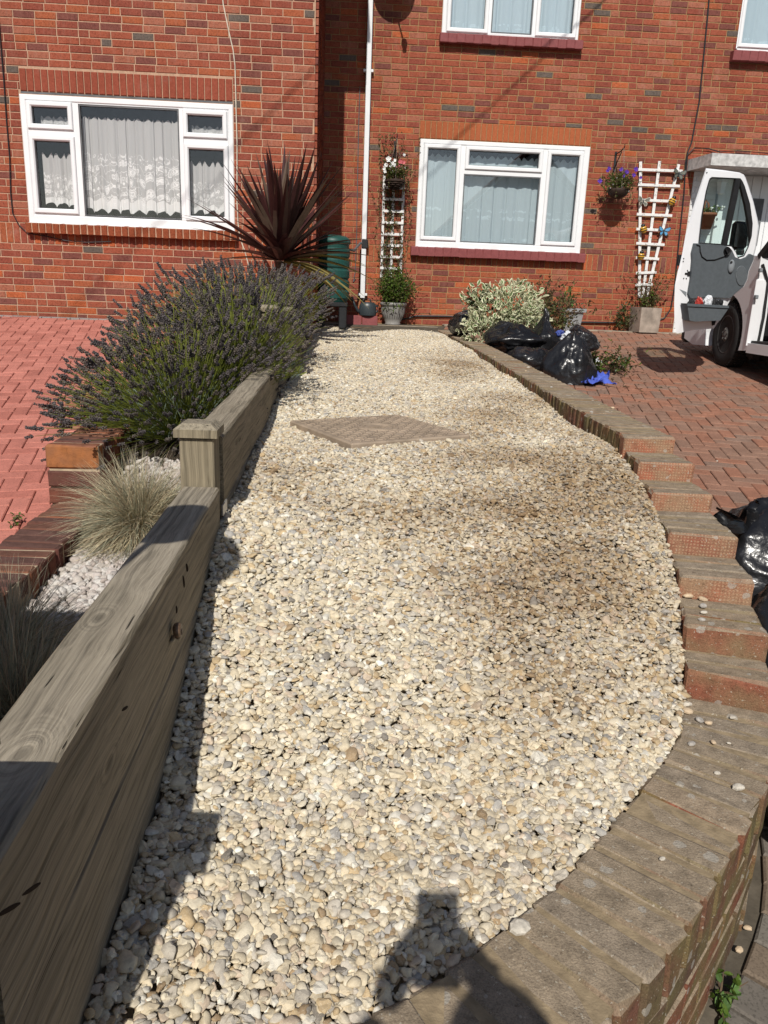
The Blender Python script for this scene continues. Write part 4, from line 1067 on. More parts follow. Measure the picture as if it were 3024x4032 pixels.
def blade(mb, pts, w, side, mi=0, tip=True):
    """a narrow leaf: strip along pts, widths w (list)"""
    n = len(pts); vs = []
    for p, ww in zip(pts, w): vs += [p-side*ww, p+side*ww]
    mb.add(vs, [(2*i, 2*i+1, 2*i+3, 2*i+2) for i in range(n-1)], mi)
def curve_pts(b, d, L, droop, n, rng, jt=.03):
    pts = [b.copy()]; p = b.copy(); d = d.normalized()
    for k in range(n):
        p = p + d*(L/n); pts.append(p.copy()); d = (d + Vector((rng.gauss(0,jt), rng.gauss(0,jt), -droop/n))).normalized()
    return pts, d
def lavender(label, c, R, nst, L0, L1, lean, seed, up=.5, grey=.5, sx=1.0, ex=None, ext=0.0):
    rng = random.Random(seed); c = Vector(c)
    T = thing('lavender_bush', label, 'lavender', c, 'lavender bushes along the timber wall')
    st = MB(); fl = MB(); lf = MB()
    for k in range(nst):
        az = rng.uniform(0, 6.283); el = math.asin(rng.uniform(.0, 1.0)**.8) if rng.random() < .8 else rng.uniform(-.28, .3)
        d = Vector((math.cos(az)*math.cos(el)*sx, math.sin(az)*math.cos(el), math.sin(el)*1.0+up*.3)) + Vector(lean)*rng.uniform(.3, 1.1); d.normalize()
        b = c + Vector((d.x*R*.42*rng.uniform(.2,1), d.y*R*.5*rng.uniform(.2,1), abs(d.z)*R*.18*rng.random()))
        L = rng.uniform(L0, L1)*(1+ext*(max(0, -d.x)))
        if ex and ex(b+d*L): continue
        pts, e = curve_pts(b, d, L*.84, rng.uniform(.0,.28), 4, rng)
        if pts[-1].x > -.40 and pts[-1].z < -.45: pts[-1].z += .05
        st.tube(pts, [.0019,.0018,.0016,.0014,.0012], 3, 0, False)
        sl = rng.uniform(.03, .085)*L/.6; nw = int(sl/.0095); p = pts[-1]; mi = 0 if rng.random() < .6 else 1
        for q in range(nw):
            if q in (0,) and rng.random() < .5: p = p+e*.014; continue
            s = .0068*(1-.45*(q/nw)**2)*rng.uniform(.75, 1.3); x, y, t = frame_of(e)
            for m in range(3):
                a = 2.09*m+q*1.1; cc = p+(x*math.cos(a)+y*math.sin(a))*s*.75
                fl.add([cc+x*(v[0]*s*.72)+y*(v[1]*s*.72)+t*(v[2]*s*1.15) for v in oct_v], oct_f, mi)
            p = p+e*.0095
            e = (e+Vector((rng.gauss(0,.02), rng.gauss(0,.02), .02))).normalized()
    for k in range(int(nst*3.2)):                 # needle leaves low in the bush
        az = rng.uniform(0, 6.283); el = math.asin(rng.uniform(0, 1)); rr = R*rng.uniform(.2, .62)
        p = c+Vector((math.cos(az)*math.cos(el)*rr*sx, math.sin(az)*math.cos(el)*rr, math.sin(el)*rr*.75)) + Vector(lean)*rr*.5
        d = (p-c).normalized()+Vector((rng.gauss(0,.4), rng.gauss(0,.4), .5)); d.normalize(); l = rng.uniform(.03, .07); x, y, t = frame_of(d)
        a = rng.uniform(0, 3.14); s = x*math.cos(a)+y*math.sin(a)
        blade(lf, [p, p+d*l*.5, p+d*l], [.0016, .0024, .0006], s, 0 if rng.random() < grey else 1)
    st.build('stems', lav_stem, T, kind='stuff'); fl.build('flower_spikes', [lav_flow, lav_dry], T, kind='stuff'); lf.build('leaves', [lav_leaf, lav_stem], T, kind='stuff')
lavender('nearest lavender bush, its dark spent spikes fanning left over the red drive', (-.83,3.98,-.72), .64, 1750, .34, .64, (-.26,-.14,.04), 1, .42, .75, 1.12, lambda p: (p.x > -.34 and p.z < -.36) or p.z > -.50+(p.x+1.55)*.95 or p.x > -.24 or p.x < -1.48, .14)
lavender('middle lavender bush with greener stems behind the nearest one', (-.62,4.36,-.52), .60, 1150, .38, .64, (-.08,-.02,.24), 2, .7, .4, 1.0, lambda p: p.x > -.16 or p.z > -.42+(p.x+1.55)*.95+.22, .1)
lavender('farthest lavender bush leaning over the timber towards the gravel, under the spiky palm', (-.70,6.1,-.36), .58, 950, .42, .70, (.02,.0,.24), 3, .8, .3, 1.0, lambda p: p.x > -.08 or p.z > .22)

grass_m = leafy('straw_grass', (.62,.54,.36,1), .7, .25, .35); grass_g = leafy('grey_green_grass', (.34,.34,.24,1), .7, .2, .35); grass_d = leafy('dry_buff_grass', (.48,.38,.26,1), .7, .25, .4)
def tuft(label, c, R, n, L0, L1, mats, wts, seed, droop=1.3):
    rng = random.Random(seed); c = Vector(c); T = thing('grass_tuft', label, 'ornamental grass', c); mb = MB()
    for k in range(n):
        az = rng.uniform(0, 6.283); el = rng.uniform(.15, 1.5); d = Vector((math.cos(az)*math.cos(el), math.sin(az)*math.cos(el), math.sin(el)))
        b = c+Vector((d.x, d.y, 0))*R*.3*rng.random(); L = rng.uniform(L0, L1)
        d = (d+rnd_dir(rng)*.35).normalized(); pts, e = curve_pts(b, d, L, rng.uniform(.5*droop-.3, droop)*(1.3-math.sin(el)*.6), 5, rng, .10); x, y, t = frame_of(d); a = rng.uniform(0, 3.14)
        pts = [Vector((p.x, p.y, max(p.z, c.z+.008))) for p in pts]
        w = rng.uniform(.0007, .0015); blade(mb, pts, [w, w, w*.95, w*.8, w*.5, w*.15], x*math.cos(a)+y*math.sin(a), rng.choices(range(len(mats)), wts)[0])
    mb.build('blades', mats, T, kind='stuff')
tuft('straw coloured tufted grass spilling over the brick planter end', (-.80,2.92,-.95), .26, 6400, .15, .38, [grass_m, grass_g, grass_d], [4, 4, 3], 4, 2.3)
tuft('dark dry grass in the shade beside the near timber', (-.72,1.55,-1.0), .26, 2600, .18, .36, [grass_g, grass_d, grass_m], [5, 3, 1], 6)
tuft('short dry grass tuft in the far corner of the shaded bed', (-.90,1.95,-1.0), .16, 1200, .15, .32, [grass_g, grass_d, grass_m], [5, 3, 1], 9)

# cordyline
cl_m = leafy('cordyline_leaf', (.052,.019,.018,1), .42, .10, .4); cl_y = leafy('cordyline_yellow_leaf', (.27,.22,.075,1), .5, .25, .25); cl_b = leafy('cordyline_brown_leaf', (.13,.085,.06,1), .5, .1, .3)
bark = mat('bark', (.09,.06,.04,1), .95, .1, .4, 30, .6, 60)
cb_ = onY(1105, 1030, 8.35); CP = thing('cordyline_palm', 'spiky dark burgundy cordyline palm in front of the lace curtain window', 'palm', (cb_.x, 8.35, -.40))
MB().tube([(cb_.x, 8.35, -.42), (cb_.x+.01, 8.35, 0), cb_], [.07, .06, .055], 9).build('trunk', bark, CP)
rng = random.Random(12)
for k in range(108):
    az = rng.uniform(0, 6.283); el = rng.choice([rng.uniform(.0, .6), rng.uniform(.35, 1.1), rng.uniform(.9, 1.5)]); yel = False
    if k < 13: el = rng.uniform(-.18, .25); az = rng.uniform(-.9, .9); yel = True
    d = Vector((math.cos(az)*math.cos(el), math.sin(az)*math.cos(el)*.75, math.sin(el)))
    L = rng.uniform(.78, 1.14)*(1 if el > .3 else .92); pts, e = curve_pts(cb_+Vector((d.x, d.y, rng.uniform(-.14, .04)))*.05*1.0+Vector((0,0,.05*math.sin(el))), d, L, (.15 if el > .5 else .45)+(.25 if yel else 0), 7, rng)
    pts = [Vector((p.x, min(p.y, YL-.03), p.z)) for p in pts]
    side = d.cross(Vector((0,0,1))); side = side.normalized() if side.length > .05 else Vector((1,0,0)); nrm = side.cross(d).normalized()
    w = [.024, .040, .047, .045, .038, .027, .014, .001]; mb = MB(); vs = []
    for p, ww in zip(pts, w): vs += [p-side*ww+nrm*ww*.35, p-nrm*.0, p+side*ww+nrm*ww*.35]
    mb.add(vs, sum([[(3*i, 3*i+1, 3*i+4, 3*i+3), (3*i+1, 3*i+2, 3*i+5, 3*i+4)] for i in range(7)], []))
    mb.build('leaf', cl_y if yel else (cl_b if rng.random() < .16 else cl_m), CP)

# generic leaf masses
def leaf_mesh(mb, p, d, up, l, w, mi=0, rim=None):
    d = d.normalized(); s = d.cross(up); s = s.normalized() if s.length > .02 else Vector((1,0,0)); n = s.cross(d)
    prof = [(0,.12),(.3,.9),(.6,.95),(.85,.5),(1,.02)]
    vs = []
    for t, q in prof: vs += [p+d*l*t-s*w*q*.5+n*w*.16*q, p+d*l*t-n*l*.12*t*t, p+d*l*t+s*w*q*.5+n*w*.16*q]
    mb.add(vs, sum([[(3*i,3*i+1,3*i+4,3*i+3),(3*i+1,3*i+2,3*i+5,3*i+4)] for i in range(4)], []), mi if rim is None else rim)
    if rim is not None:
        vs = []
        for t, q in [(.1,.08),(.35,.48),(.6,.46),(.80,.16)]: vs += [p+d*l*t-s*w*q*.5+n*(w*.12*q+.0012), p+d*l*t+n*.0014-n*l*.12*t*t, p+d*l*t+s*w*q*.5+n*(w*.12*q+.0012)]
        mb.add(vs, sum([[(3*i,3*i+1,3*i+4,3*i+3),(3*i+1,3*i+2,3*i+5,3*i+4)] for i in range(3)], []), mi)
        vs2 = [(v[0]-n.x*.003, v[1]-n.y*.003, v[2]-n.z*.003) for v in vs]
green = leafy('fresh_green_leaf', (.10,.165,.022,1), .5, .35); dkgreen = leafy('dark_green_leaf', (.035,.06,.016,1), .45, .15); olive = leafy('olive_leaf', (.12,.12,.04,1), .6, .25)
brownleaf = leafy('withered_leaf', (.15,.09,.045,1), .8, .2, .5); cream_l = leafy('cream_leaf_margin', (.80,.79,.55,1), .45, .25, .1); limeg = leafy('variegated_leaf_green', (.10,.18,.05,1), .45, .2, .35)
twig = mat('twig', (.10,.07,.045,1), .9, .1, .3, 40)
def foliage(parent, c, r, n, l, mats, wts, seed, name='leaves', rim=None, shell=.45, flatz=0.0, clip=None):
    rng = random.Random(seed); mb = MB(); c = Vector(c)
    for k in range(n):
        d = rnd_dir(rng); rr = rng.uniform(shell, 1)**.7; wob = 1+.18*math.sin(5*d.x+seed)+.14*math.sin(7*d.z+3*d.y+seed)
        p = c+Vector((d.x*r[0], d.y*r[1], d.z*r[2]))*rr*wob
        if clip and not clip(p): continue
        dd = (d*.8+rnd_dir(rng)*.9+Vector((0,0,.15))).normalized(); ll = l*rng.uniform(.6, 1.3)
        leaf_mesh(mb, p, dd, (d+rnd_dir(rng)*.7), ll, ll*rng.uniform(.42, .62), rng.choices(range(len(wts)), wts)[0], rim)
    return mb.build(name, mats, parent, kind='stuff')
def sprigs(parent, c, r, n, L, mats, wts, seed, l=.03, up=.4, name='shoots', per=9, clip=None):
    """thin stems carrying small leaves"""
    rng = random.Random(seed); st = MB(); lf = MB(); c = Vector(c)
    for k in range(n):
        d = rnd_dir(rng); d.z = abs(d.z)*1.0 if up > 0 else d.z; d = (d+Vector((0,0,up))).normalized()
        b = c+Vector((rng.gauss(0,.35)*r, rng.gauss(0,.35)*r, rng.uniform(-.02,.02)))
        pts, e = curve_pts(b, d, L*rng.uniform(.5, 1.15), rng.uniform(-.1, .8), 5, rng)
        if clip and not clip(pts[-1]): continue
        st.tube(pts, [.0028,.0025,.002,.0017,.0014,.001], 3, 0, False)
        for q in range(per):
            t = rng.uniform(.15, 1)*5; i = min(4, int(t)); p = pts[i].lerp(pts[i+1], t-i); dd = (e*.4+rnd_dir(rng)).normalized(); ll = l*rng.uniform(.6, 1.3)
            leaf_mesh(lf, p, dd, Vector((0,0,1))+rnd_dir(rng)*.5, ll, ll*.5, rng.choices(range(len(wts)), wts)[0])
    st.build(name, twig, parent, kind='stuff'); lf.build('leaves', mats, parent, kind='stuff')

# ---- right of the water butt: plant pot with trellis climber
wallclip = lambda p: p.y < YR-.012
pot_m = mat('grey_plastic_pot', (.25,.24,.225,1), .5, .35, .1, 10); pot_in = mat('potting_soil', (.03,.022,.016,1), 1, .05)
tp_, bp_ = onY(1549, 1200, 10.98), onY(1543, 1268, 10.98); zg = -.425
PT = thing('plant_pot', 'round ribbed grey plastic pot with a bushy green plant below the narrow trellis', 'plant pot', (tp_.x, 10.98, zg))
H = tp_.z-zg+.03; rr = .178
MB().lathe([(.075,0),(.105,0),(.11,.02),(.10,.03),(.125,.08),(.155,.16),(.165,H-.06),(.168,H-.045),(.182,H-.04),(.185,H-.005),(.178,H),(.165,H-.004),(.160,H-.05)], (tp_.x, 10.98, zg), 28).build('pot', pot_m, PT, smooth=True)
mb = MB()
for k in range(26):
    a = 2*math.pi*k/26; mb.tube([(tp_.x+math.cos(a)*q, 10.98+math.sin(a)*q, zg+zz) for q, zz in ((.128,.085),(.150,.15),(.162,.22),(.165,H-.06))], [.002,.006,.006,.003], 4)
mb.build('ribs', pot_m, PT, kind='stuff', smooth=True)
MB().lathe([(.0,H-.03),(.162,H-.03)], (tp_.x, 10.98, zg), 20).build('soil', pot_in, PT)
foliage(PT, (tp_.x+.01, 10.93, tp_.z+.20), (.27,.22,.25), 2300, .036, [green, dkgreen, olive], [7, 1, 2], 21, shell=.1, clip=wallclip)
sprigs(PT, (tp_.x, 10.96, tp_.z+.05), .14, 80, .50, [green, olive, brownleaf], [6, 3, 1], 22, .026, .55, clip=wallclip)
sprigs(PT, (tp_.x+.10, 11.02, tp_.z+.02), .10, 26, .42, [olive, brownleaf, dkgreen], [2, 5, 2], 23, .026, .1, clip=wallclip)

# ---- trellises
tre_m = NT('flaking_white_paint'); tre_m.rough(.7, .3)
tre_m.col(tre_m.mix(tre_m.ramp(tre_m.noise(26, 4, .7), [(.56, (0,0,0,1)), (.64, (1,1,1,1))]), (.74,.73,.71,1), (.36,.34,.31,1))); tre_m.bump(tre_m.noise(60, 3), .3, .002); tre_m = tre_m.m
T1 = thing('trellis', 'narrow straight white trellis with climbing plant between downpipe and window', 'trellis', (RP(1545,900).x, YR-.04, .2))
for a, b in (((1514,655),(1502,1068)), ((1549,740),(1539,1068)), ((1590,690),(1577,1068))):
    p, q = RP(*a), RP(*b); MB().bar((p.x, YR-.03, p.z), (q.x, YR-.03, q.z-.1), .034, .016, (0,1,0), bev=.002).build('upright', tre_m, T1)
for y0, x0, x1 in ((740,1508,1594), (785,1511,1592), (832,1507,1590), (877,1503,1588), (922,1500,1585), (966,1499,1584), (1011,1497,1582), (1056,1496,1581)):
    p, q = RP(x0, y0), RP(x1, y0+3); MB().bar((p.x, YR-.049, p.z), (q.x, YR-.049, q.z), .034, .016, (0,1,0), bev=.002).build('rung', tre_m, T1)
CV = thing('climbing_plant', 'straggling ivy like climber twining up the narrow white trellis', 'climber', (T1.location.x, YR-.06, .05))
st = MB(); lf = MB(); rng = random.Random(31)
for k in range(24):
    x = RP(rng.uniform(1498, 1585), 1050).x; pts = []; z = .05; z1 = rng.choice([.75, 1.1, 1.5, 1.9, 2.05, 2.05])
    while z < z1:
        pts.append(Vector((x, YR-.06+rng.uniform(-.012,.03), z))); x += rng.gauss(0,.022); z += .06
    st.tube(pts, .0025, 3, 0, False)
    for p in pts:
        for q in range(rng.choice([1,1,2,3])):
            d = rnd_dir(rng); d.y = -abs(d.y); l = rng.uniform(.014, .032); leaf_mesh(lf, p+d*.012, d, Vector((0,-1,.3)), l, l*.7, rng.choices([0,1,2], [4,3,2])[0])
st.build('stems', twig, CV, kind='stuff'); lf.build('leaves', [olive, dkgreen, brownleaf], CV, kind='stuff')
T2 = thing('trellis', 'fan shaped white trellis with flaking paint hung with bees and butterflies', 'trellis', (RP(2530,1170).x, YR-.04, -.05))
for a, b in (((2519,638),(2514,1172)), ((2594,636),(2527,1172)), ((2669,648),(2542,1168))):
    p, q = RP(*a), RP(*b); MB().bar((p.x, YR-.03, p.z), (q.x, YR-.03, q.z), .040, .016, (0,1,0), bev=.002).build('upright', tre_m, T2)
for y0, xa, xb in ((671,2508,2682), (730,2507,2671), (790,2507,2656), (846,2502,2641), (904,2500,2640-12), (960,2500,2611), (1016,2499,2590), (1077,2499,2579), (1124,2497,2564)):
    p, q = RP(xa, y0-1), RP(xb, y0+(5 if y0 < 1050 else -4)); MB().bar((p.x, YR-.049, p.z), (q.x, YR-.049, q.z), .036, .016, (0,1,0), bev=.003).build('rung', tre_m, T2)
# ornaments
bee_y = mat('bee_yellow', (.55,.30,.03,1), .3, .5, .1); bee_k = mat('bee_black', (.012,.012,.012,1), .25, .5); bf_g = mat('verdigris_grey', (.13,.135,.11,1), .6, .4, .4, 60); bf_b = mat('butterfly_blue', (.10,.32,.55,1), .4, .5, .25, 40); bf_w = mat('butterfly_rim', (.55,.50,.42,1), .6, .3); bf_k = mat('dark_metal', (.03,.035,.04,1), .5, .4)
def bee(px, py, label, tilt):
    p = RP(px, py); T = thing('bee_ornament', label, 'ornament', (p.x, YR-.085, p.z), 'bee and butterfly ornaments on the fan trellis'); R = Matrix.Rotation(tilt, 3, 'Y')
    MB().ball((p.x, YR-.09, p.z-.015), (.048,.035,.052), 14, 10, R=R).build('body', bee_y, T, smooth=True)
    h = R @ Vector((0,0,.052)); MB().ball((p.x+h.x, YR-.095, p.z-.015+h.z), (.030,.027,.026), 12, 8).build('head', bee_k, T, smooth=True)
    for s in (-.018, .012): 
        q = R @ Vector((0,0,s)); rr = .049*(1-(s/.056)**2)**.5
        MB().lathe([(rr*1.0,-.005),(rr*1.045,-.004),(rr*1.045,.004),(rr*1.0,.005)], (p.x+q.x, YR-.09, p.z-.015+q.z), 16, 0, 1, .74, R).build('stripe', bee_k, T)
bee(2637, 792, 'yellow and black bee at the right end of the third trellis rung', .35); bee(2526, 901, 'yellow and black bee leaning on the left upright of the fan trellis', -.35); bee(2516, 1006, 'lowest yellow and black bee on the fan trellis', .0)
def butterfly(px, py, label, m, rim, s, tilt):
    p = RP(px, py); T = thing('butterfly_ornament', label, 'ornament', (p.x, YR-.07, p.z), 'bee and butterfly ornaments on the fan trellis')
    for sx in (-1, 1):
        for o_, poly in (('upper_wing', [(0,.0),(.02,.035),(.075,.062),(.092,.05),(.08,.005),(.045,-.012)]), ('lower_wing', [(0,0),(.045,-.012),(.062,-.03),(.055,-.062),(.03,-.066),(.008,-.03)])):
            ct, stt = math.cos(tilt), math.sin(tilt)
            P = [Vector((p.x+s*(sx*a*ct+b*stt), YR-.068-abs(a)*.35, p.z+s*(-sx*a*stt+b*ct))) for a, b in poly]; w = MB().slab(P, (0,-1,0), .004).build(o_, rim, T)
            cc = sum(P, Vector())/len(P); Q = [cc+(q-cc)*.74+Vector((0,-.0035,0)) for q in P]; MB().slab(Q, (0,-1,0), .003).build('wing_panel', m, w)
    MB().ball((p.x, YR-.075, p.z-.005), (.008,.008,.042), 8, 6, R=Matrix.Rotation(tilt, 3, 'Y')).build('body', bf_k, T)
butterfly(2665, 688, 'dull green grey butterfly at the top right of the fan trellis', bf_g, bf_k, 1.0, .15); butterfly(2526, 794, 'grey butterfly with pale wing edges on the left upright', bf_g, bf_w, .95, .1); butterfly(2606, 911, 'blue butterfly on the right upright of the fan trellis', bf_b, bf_k, .95, .05)

# ---- hanging baskets
iron = mat('black_iron', (.015,.015,.016,1), .5, .5); rattan = mat('dark_rattan', (.035,.02,.014,1), .7, .3, .4, 60); chain_m = mat('chain', (.45,.38,.32,1), .5, .5, metal=.5)
def bracket(px, top, bot, reach, label):
    a, b = RP(px, top), RP(px-3, bot); T = thing('basket_bracket', label, 'bracket', (a.x, YR-.01, b.z), 'hanging basket brackets')
    MB().box((a.x, YR-.012, (a.z+b.z)/2), (.028, .014, a.z-b.z), bev=.003).build('back_plate', iron, T)
    z = a.z-.03; tipp = (a.x+.01, YR-reach, z+.03)
    MB().tube([(a.x, YR-.015, z), (a.x+.005, YR-reach*.6, z+.005), tipp], .008, 6).tube([tipp, (a.x+.01, YR-reach-.02, z+.05), (a.x+.01, YR-reach-.015, z+.07)], .007, 6).build('arm', iron, T)
    MB().tube([(a.x, YR-.015, b.z+.04), (a.x, YR-reach*.3, b.z+.10), (a.x+.008, YR-reach*.75, z-.005)], .007, 6).build('stay', iron, T)
    return Vector(tipp)
def basket(tip, c, r, label, seed, flowers, woven=True):
    c = Vector(c); T = thing('hanging_basket', label, 'hanging basket', c)
    n = 7; prof = [(r*math.sin(t)*.98+.002, -r*.85*math.cos(t)) for t in [math.pi/2*k/n for k in range(n+1)]]
    bk = MB().lathe(prof+[(r*.9, .0)], c, 22).build('bowl', rattan, T, smooth=True)
    if woven:
        mb = MB()
        for k in range(1, n):
            rr, z = prof[k]
            mb.tube([c+Vector((math.cos(a)*(rr+.004+.004*math.sin(a*9+k*3.14)), math.sin(a)*(rr+.004+.004*math.sin(a*9+k*3.14)), z)) for a in [2*math.pi*q/54 for q in range(55)]], .0085, 5, 0, False)
        mb.build('weave', rattan, bk, smooth=True)
    for k in range(3):
        a = 2.1*k+.5; e = c+Vector((math.cos(a)*r, math.sin(a)*r, 0)); mb = MB()
        nl = 22
        for q in range(nl):
            p0 = e.lerp(tip, q/nl); p1 = e.lerp(tip, (q+.9)/nl); mb.tube([p0, p0.lerp(p1, .5)+Vector((.002*(-1)**q, .002*(-1)**q, 0)), p1], .0022, 4, 0, False)
        mb.build('chain', chain_m, T)
    foliage(T, c+Vector((0, -.01, .09)), (r*1.4, r*1.1, r*.8), 760, .034, [olive, green, brownleaf], [5, 4, 2], seed, shell=.15, clip=wallclip)
    sprigs(T, c+Vector((0,0,.03)), r*.9, 46, r*1.7, [olive, green, brownleaf], [4, 3, 3], seed+1, .022, .2, clip=wallclip)
    rng = random.Random(seed+2)
    if woven is False or True:                    # trailing strands
        lf = MB(); st = MB()
        for k in range(16):
            a = rng.uniform(0, 6.28); b = c+Vector((math.cos(a)*r, math.sin(a)*r, .02)); pts = [b]
            for q in range(5): pts.append(pts[-1]+Vector((rng.gauss(0,.012)+math.cos(a)*.008, rng.gauss(0,.008), -rng.uniform(.02,.04))))
            st.tube(pts, .0014, 3, 0, False)
            for p in pts[1:]:
                d = rnd_dir(rng); leaf_mesh(lf, p, d, Vector((0,-1,.2)), .022, .014, rng.randrange(3))
        st.build('trailing_stems', twig, T, kind='stuff'); lf.build('trailing_leaves', [olive, brownleaf, dkgreen], T, kind='stuff')
    fm = {}
    for col_, pos, s in flowers:
        p = Vector(pos); m = fm.setdefault(col_, mat('petal', col_, .6, .2, .1)); f = MB()
        for k in range(5):
            a = 1.2566*k+rng.random(); d = Vector((math.cos(a), -.35, math.sin(a))); leaf_mesh(f, p, d, Vector((0,-1,.3)), s, s*1.05)
        f.ball(p+Vector((0,-.004,0)), s*.16, 6, 4); f.build('flower', m, T)
    return T
WHT, PNK, PUR = (.80,.80,.78,1), (.72,.20,.22,1), (.12,.045,.36,1)
t1 = bracket(1556, 556, 636, .27, 'black iron bracket above the narrow trellis')
c1 = onY(1556, 708, YR-.27); rng = random.Random(8)
def fl(Y, lst): return [(c, tuple(onY(x, y, Y)), s) for c, x, y, s in lst]
basket(t1, (c1.x, YR-.27, c1.z), .135, 'woven dark hanging basket with white and pink flowers above the narrow trellis', 40,
       fl(YR-.33, [(WHT,1530,627,.042),(WHT,1545,643,.03),(WHT,1553,650,.028),(WHT,1520,650,.03),(WHT,1513,665,.026),(WHT,1540,655,.028),(WHT,1556,632,.026),(WHT,1592,610,.022),(WHT,1516,676,.024),(WHT,1550,672,.02),(WHT,1597,660,.015),(PNK,1577,638,.034),(PNK,1568,658,.036),(PNK,1590,640,.026)]))
t2 = bracket(2425, 598, 676, .30, 'black iron bracket between the lower window and the fan trellis')
c2 = onY(2434, 745, YR-.30)
BK2 = basket(t2, (c2.x, YR-.30, c2.z), .145, 'hanging basket with purple flowers casting a large shadow beside the fan trellis', 50,
       fl(YR-.36, [(PUR,2398,664,.03),(PUR,2392,672,.026),(PUR,2446,668,.034),(PUR,2467,678,.034),(PUR,2361,713,.036),(PUR,2503,667,.036),(PUR,2495,690,.03),(PUR,2522,700,.024),(PUR,2458,693,.024),(WHT,2411,707,.014),(WHT,2428,700,.012),(WHT,2453,725,.013),(WHT,2413,726,.012),(WHT,2474,752,.013),(WHT,2477,718,.013),(WHT,2403,740,.011),(WHT,2452,735,.012)]), False)
sprigs(BK2, onY(2490, 735, YR-.25), .05, 14, .24, [olive, brownleaf], [3, 2], 61, .02, .6, clip=wallclip)
# ------------------------------------------------------------------ things by the house wall
butt_m = mat('green_butt_plastic', (.013,.066,.055,1), .45, .4, .15, 6)
bt, bb = onY(1313, 925, 10.35), onY(1310, 1188, 10.35); zs = bb.z
WB = thing('water_butt', 'dark green ribbed water butt standing in the corner beside the white downpipe', 'water butt', (bt.x, 10.35, zs))
H = bt.z-zs; r0 = .205; prof = [(.0,0),(r0*.9,0),(r0*.95,.02)]
for k in range(5):
    za_, zb2 = .03+k*(H-.18)/5, .03+(k+1)*(H-.18)/5
    prof += [(r0*.97, za_), (r0*1.04, za_+.02), (r0*1.05, zb2-.03), (r0*.97, zb2-.008)]
prof += [(r0*.98, H-.14), (r0*1.0, H-.10)]
MB().lathe(prof, (bt.x, 10.35, zs), 30).build('barrel', butt_m, WB, smooth=False)
MB().lathe([(r0*1.06,H-.105),(r0*1.08,H-.085),(r0*1.04,H-.05),(r0*.8,H-.015),(r0*.3,H),(0,H)], (bt.x, 10.35, zs), 30).build('lid', butt_m, WB, smooth=True)
BS = thing('butt_stand', 'black plastic stand under the green water butt', 'stand', (bt.x, 10.35, -.46))
MB().box((bt.x, 10.35, zs-.03), (.40, .40, .055), bev=.01).build('stand_top', blk, BS)
for sx in (-1, 1):
    for sy in (-1, 1): MB().box((bt.x+sx*.14, 10.35+sy*.14, (zs-.06-.46)/2-.0), (.10, .10, zs-.055+.46), bev=.01).build('leg', blk, BS)
pz = RP(1425, 962).z
MB().tube([Vector((bt.x+r0*.95, 10.45, zs+H*.80)), Vector((bt.x+r0+.06, 10.65, zs+H*.80)), Vector((pb.x-.05, YR-.10, pz+.01)), Vector((pb.x, YR-.08, pz))], .016, 8).build('filler_hose', gasket, WB)
# painted brick step with the watering can
sA, sB = onY(1361, 1262, 10.80), onY(1488, 1262, 10.80); zt = onY(1420, 1243, 10.80).z
PS = thing('painted_step', 'low maroon painted brick step under the watering can', 'step', ((sA.x+sB.x)/2, 10.9, -.45))
for k in range(2):
    x0 = sA.x+(sB.x-sA.x)*k/2; x1 = sA.x+(sB.x-sA.x)*(k+1)/2
    for j in range(2): MB().box(((x0+x1)/2, 10.87+.11*j, (zt-.46)/2), (x1-x0-.006, .1, zt+.46), bev=.008).build('brick', sill_paint, PS)
can_m = mat('dark_can_plastic', (.035,.045,.05,1), .38, .45, .12, 10)
wc = onY(1445, 1205, 10.86); WC_ = thing('watering_can', 'dark grey plastic watering can with arched handle on the painted step', 'watering can', (wc.x, 10.86, zt))
s_ = .10; body = MB()
prof2 = [(.0,0),(.098,0),(.102,.012),(.106,.06),(.102,.12),(.092,.16),(.07,.178),(0,.182)]
body.lathe(prof2, (wc.x+.01, 10.86, zt), 22, 0, 1.12, .8).build('body', can_m, WC_, smooth=True)
MB().tube([(wc.x-.085, 10.85, zt+.035), (wc.x-.13, 10.83, zt+.07), (wc.x-.17, 10.81, zt+.14), (wc.x-.195, 10.80, zt+.20)], [.026,.021,.016,.013], 10).build('spout', can_m, WC_, smooth=True)
rose = MB(); R = Matrix.Rotation(rad(-40), 3, 'Y'); rose.lathe([(.013,-.01),(.036,.02),(.036,.028),(0,.03)], (wc.x-.20, 10.80, zt+.205), 14, R=R); rose.build('rose', can_m, WC_, smooth=True)
MB().tube([(wc.x-.065, 10.86, zt+.165), (wc.x-.05, 10.86, zt+.215), (wc.x-.005, 10.86, zt+.238), (wc.x+.04, 10.86, zt+.215), (wc.x+.055, 10.86, zt+.17)], .010, 8).tube([(wc.x+.09, 10.86, zt+.15), (wc.x+.145, 10.86, zt+.13), (wc.x+.15, 10.86, zt+.07), (wc.x+.10, 10.86, zt+.03)], .011, 8).build('handle', can_m, WC_, smooth=True)
plank_m = mat('weathered_plank', (.13,.085,.05,1), .9, .1, .3, 30)
pl = onY(1405, 1287, 10.55); PK = MB().box((0,0,0), (.42, .05, .03), Matrix.Rotation(.05, 3, 'Z'), bev=.003).build('timber_offcut', plank_m); PK.location = (pl.x, 10.55, -.470)
tag(PK, 'thin brown timber offcut lying at the far end of the gravel', 'plank')
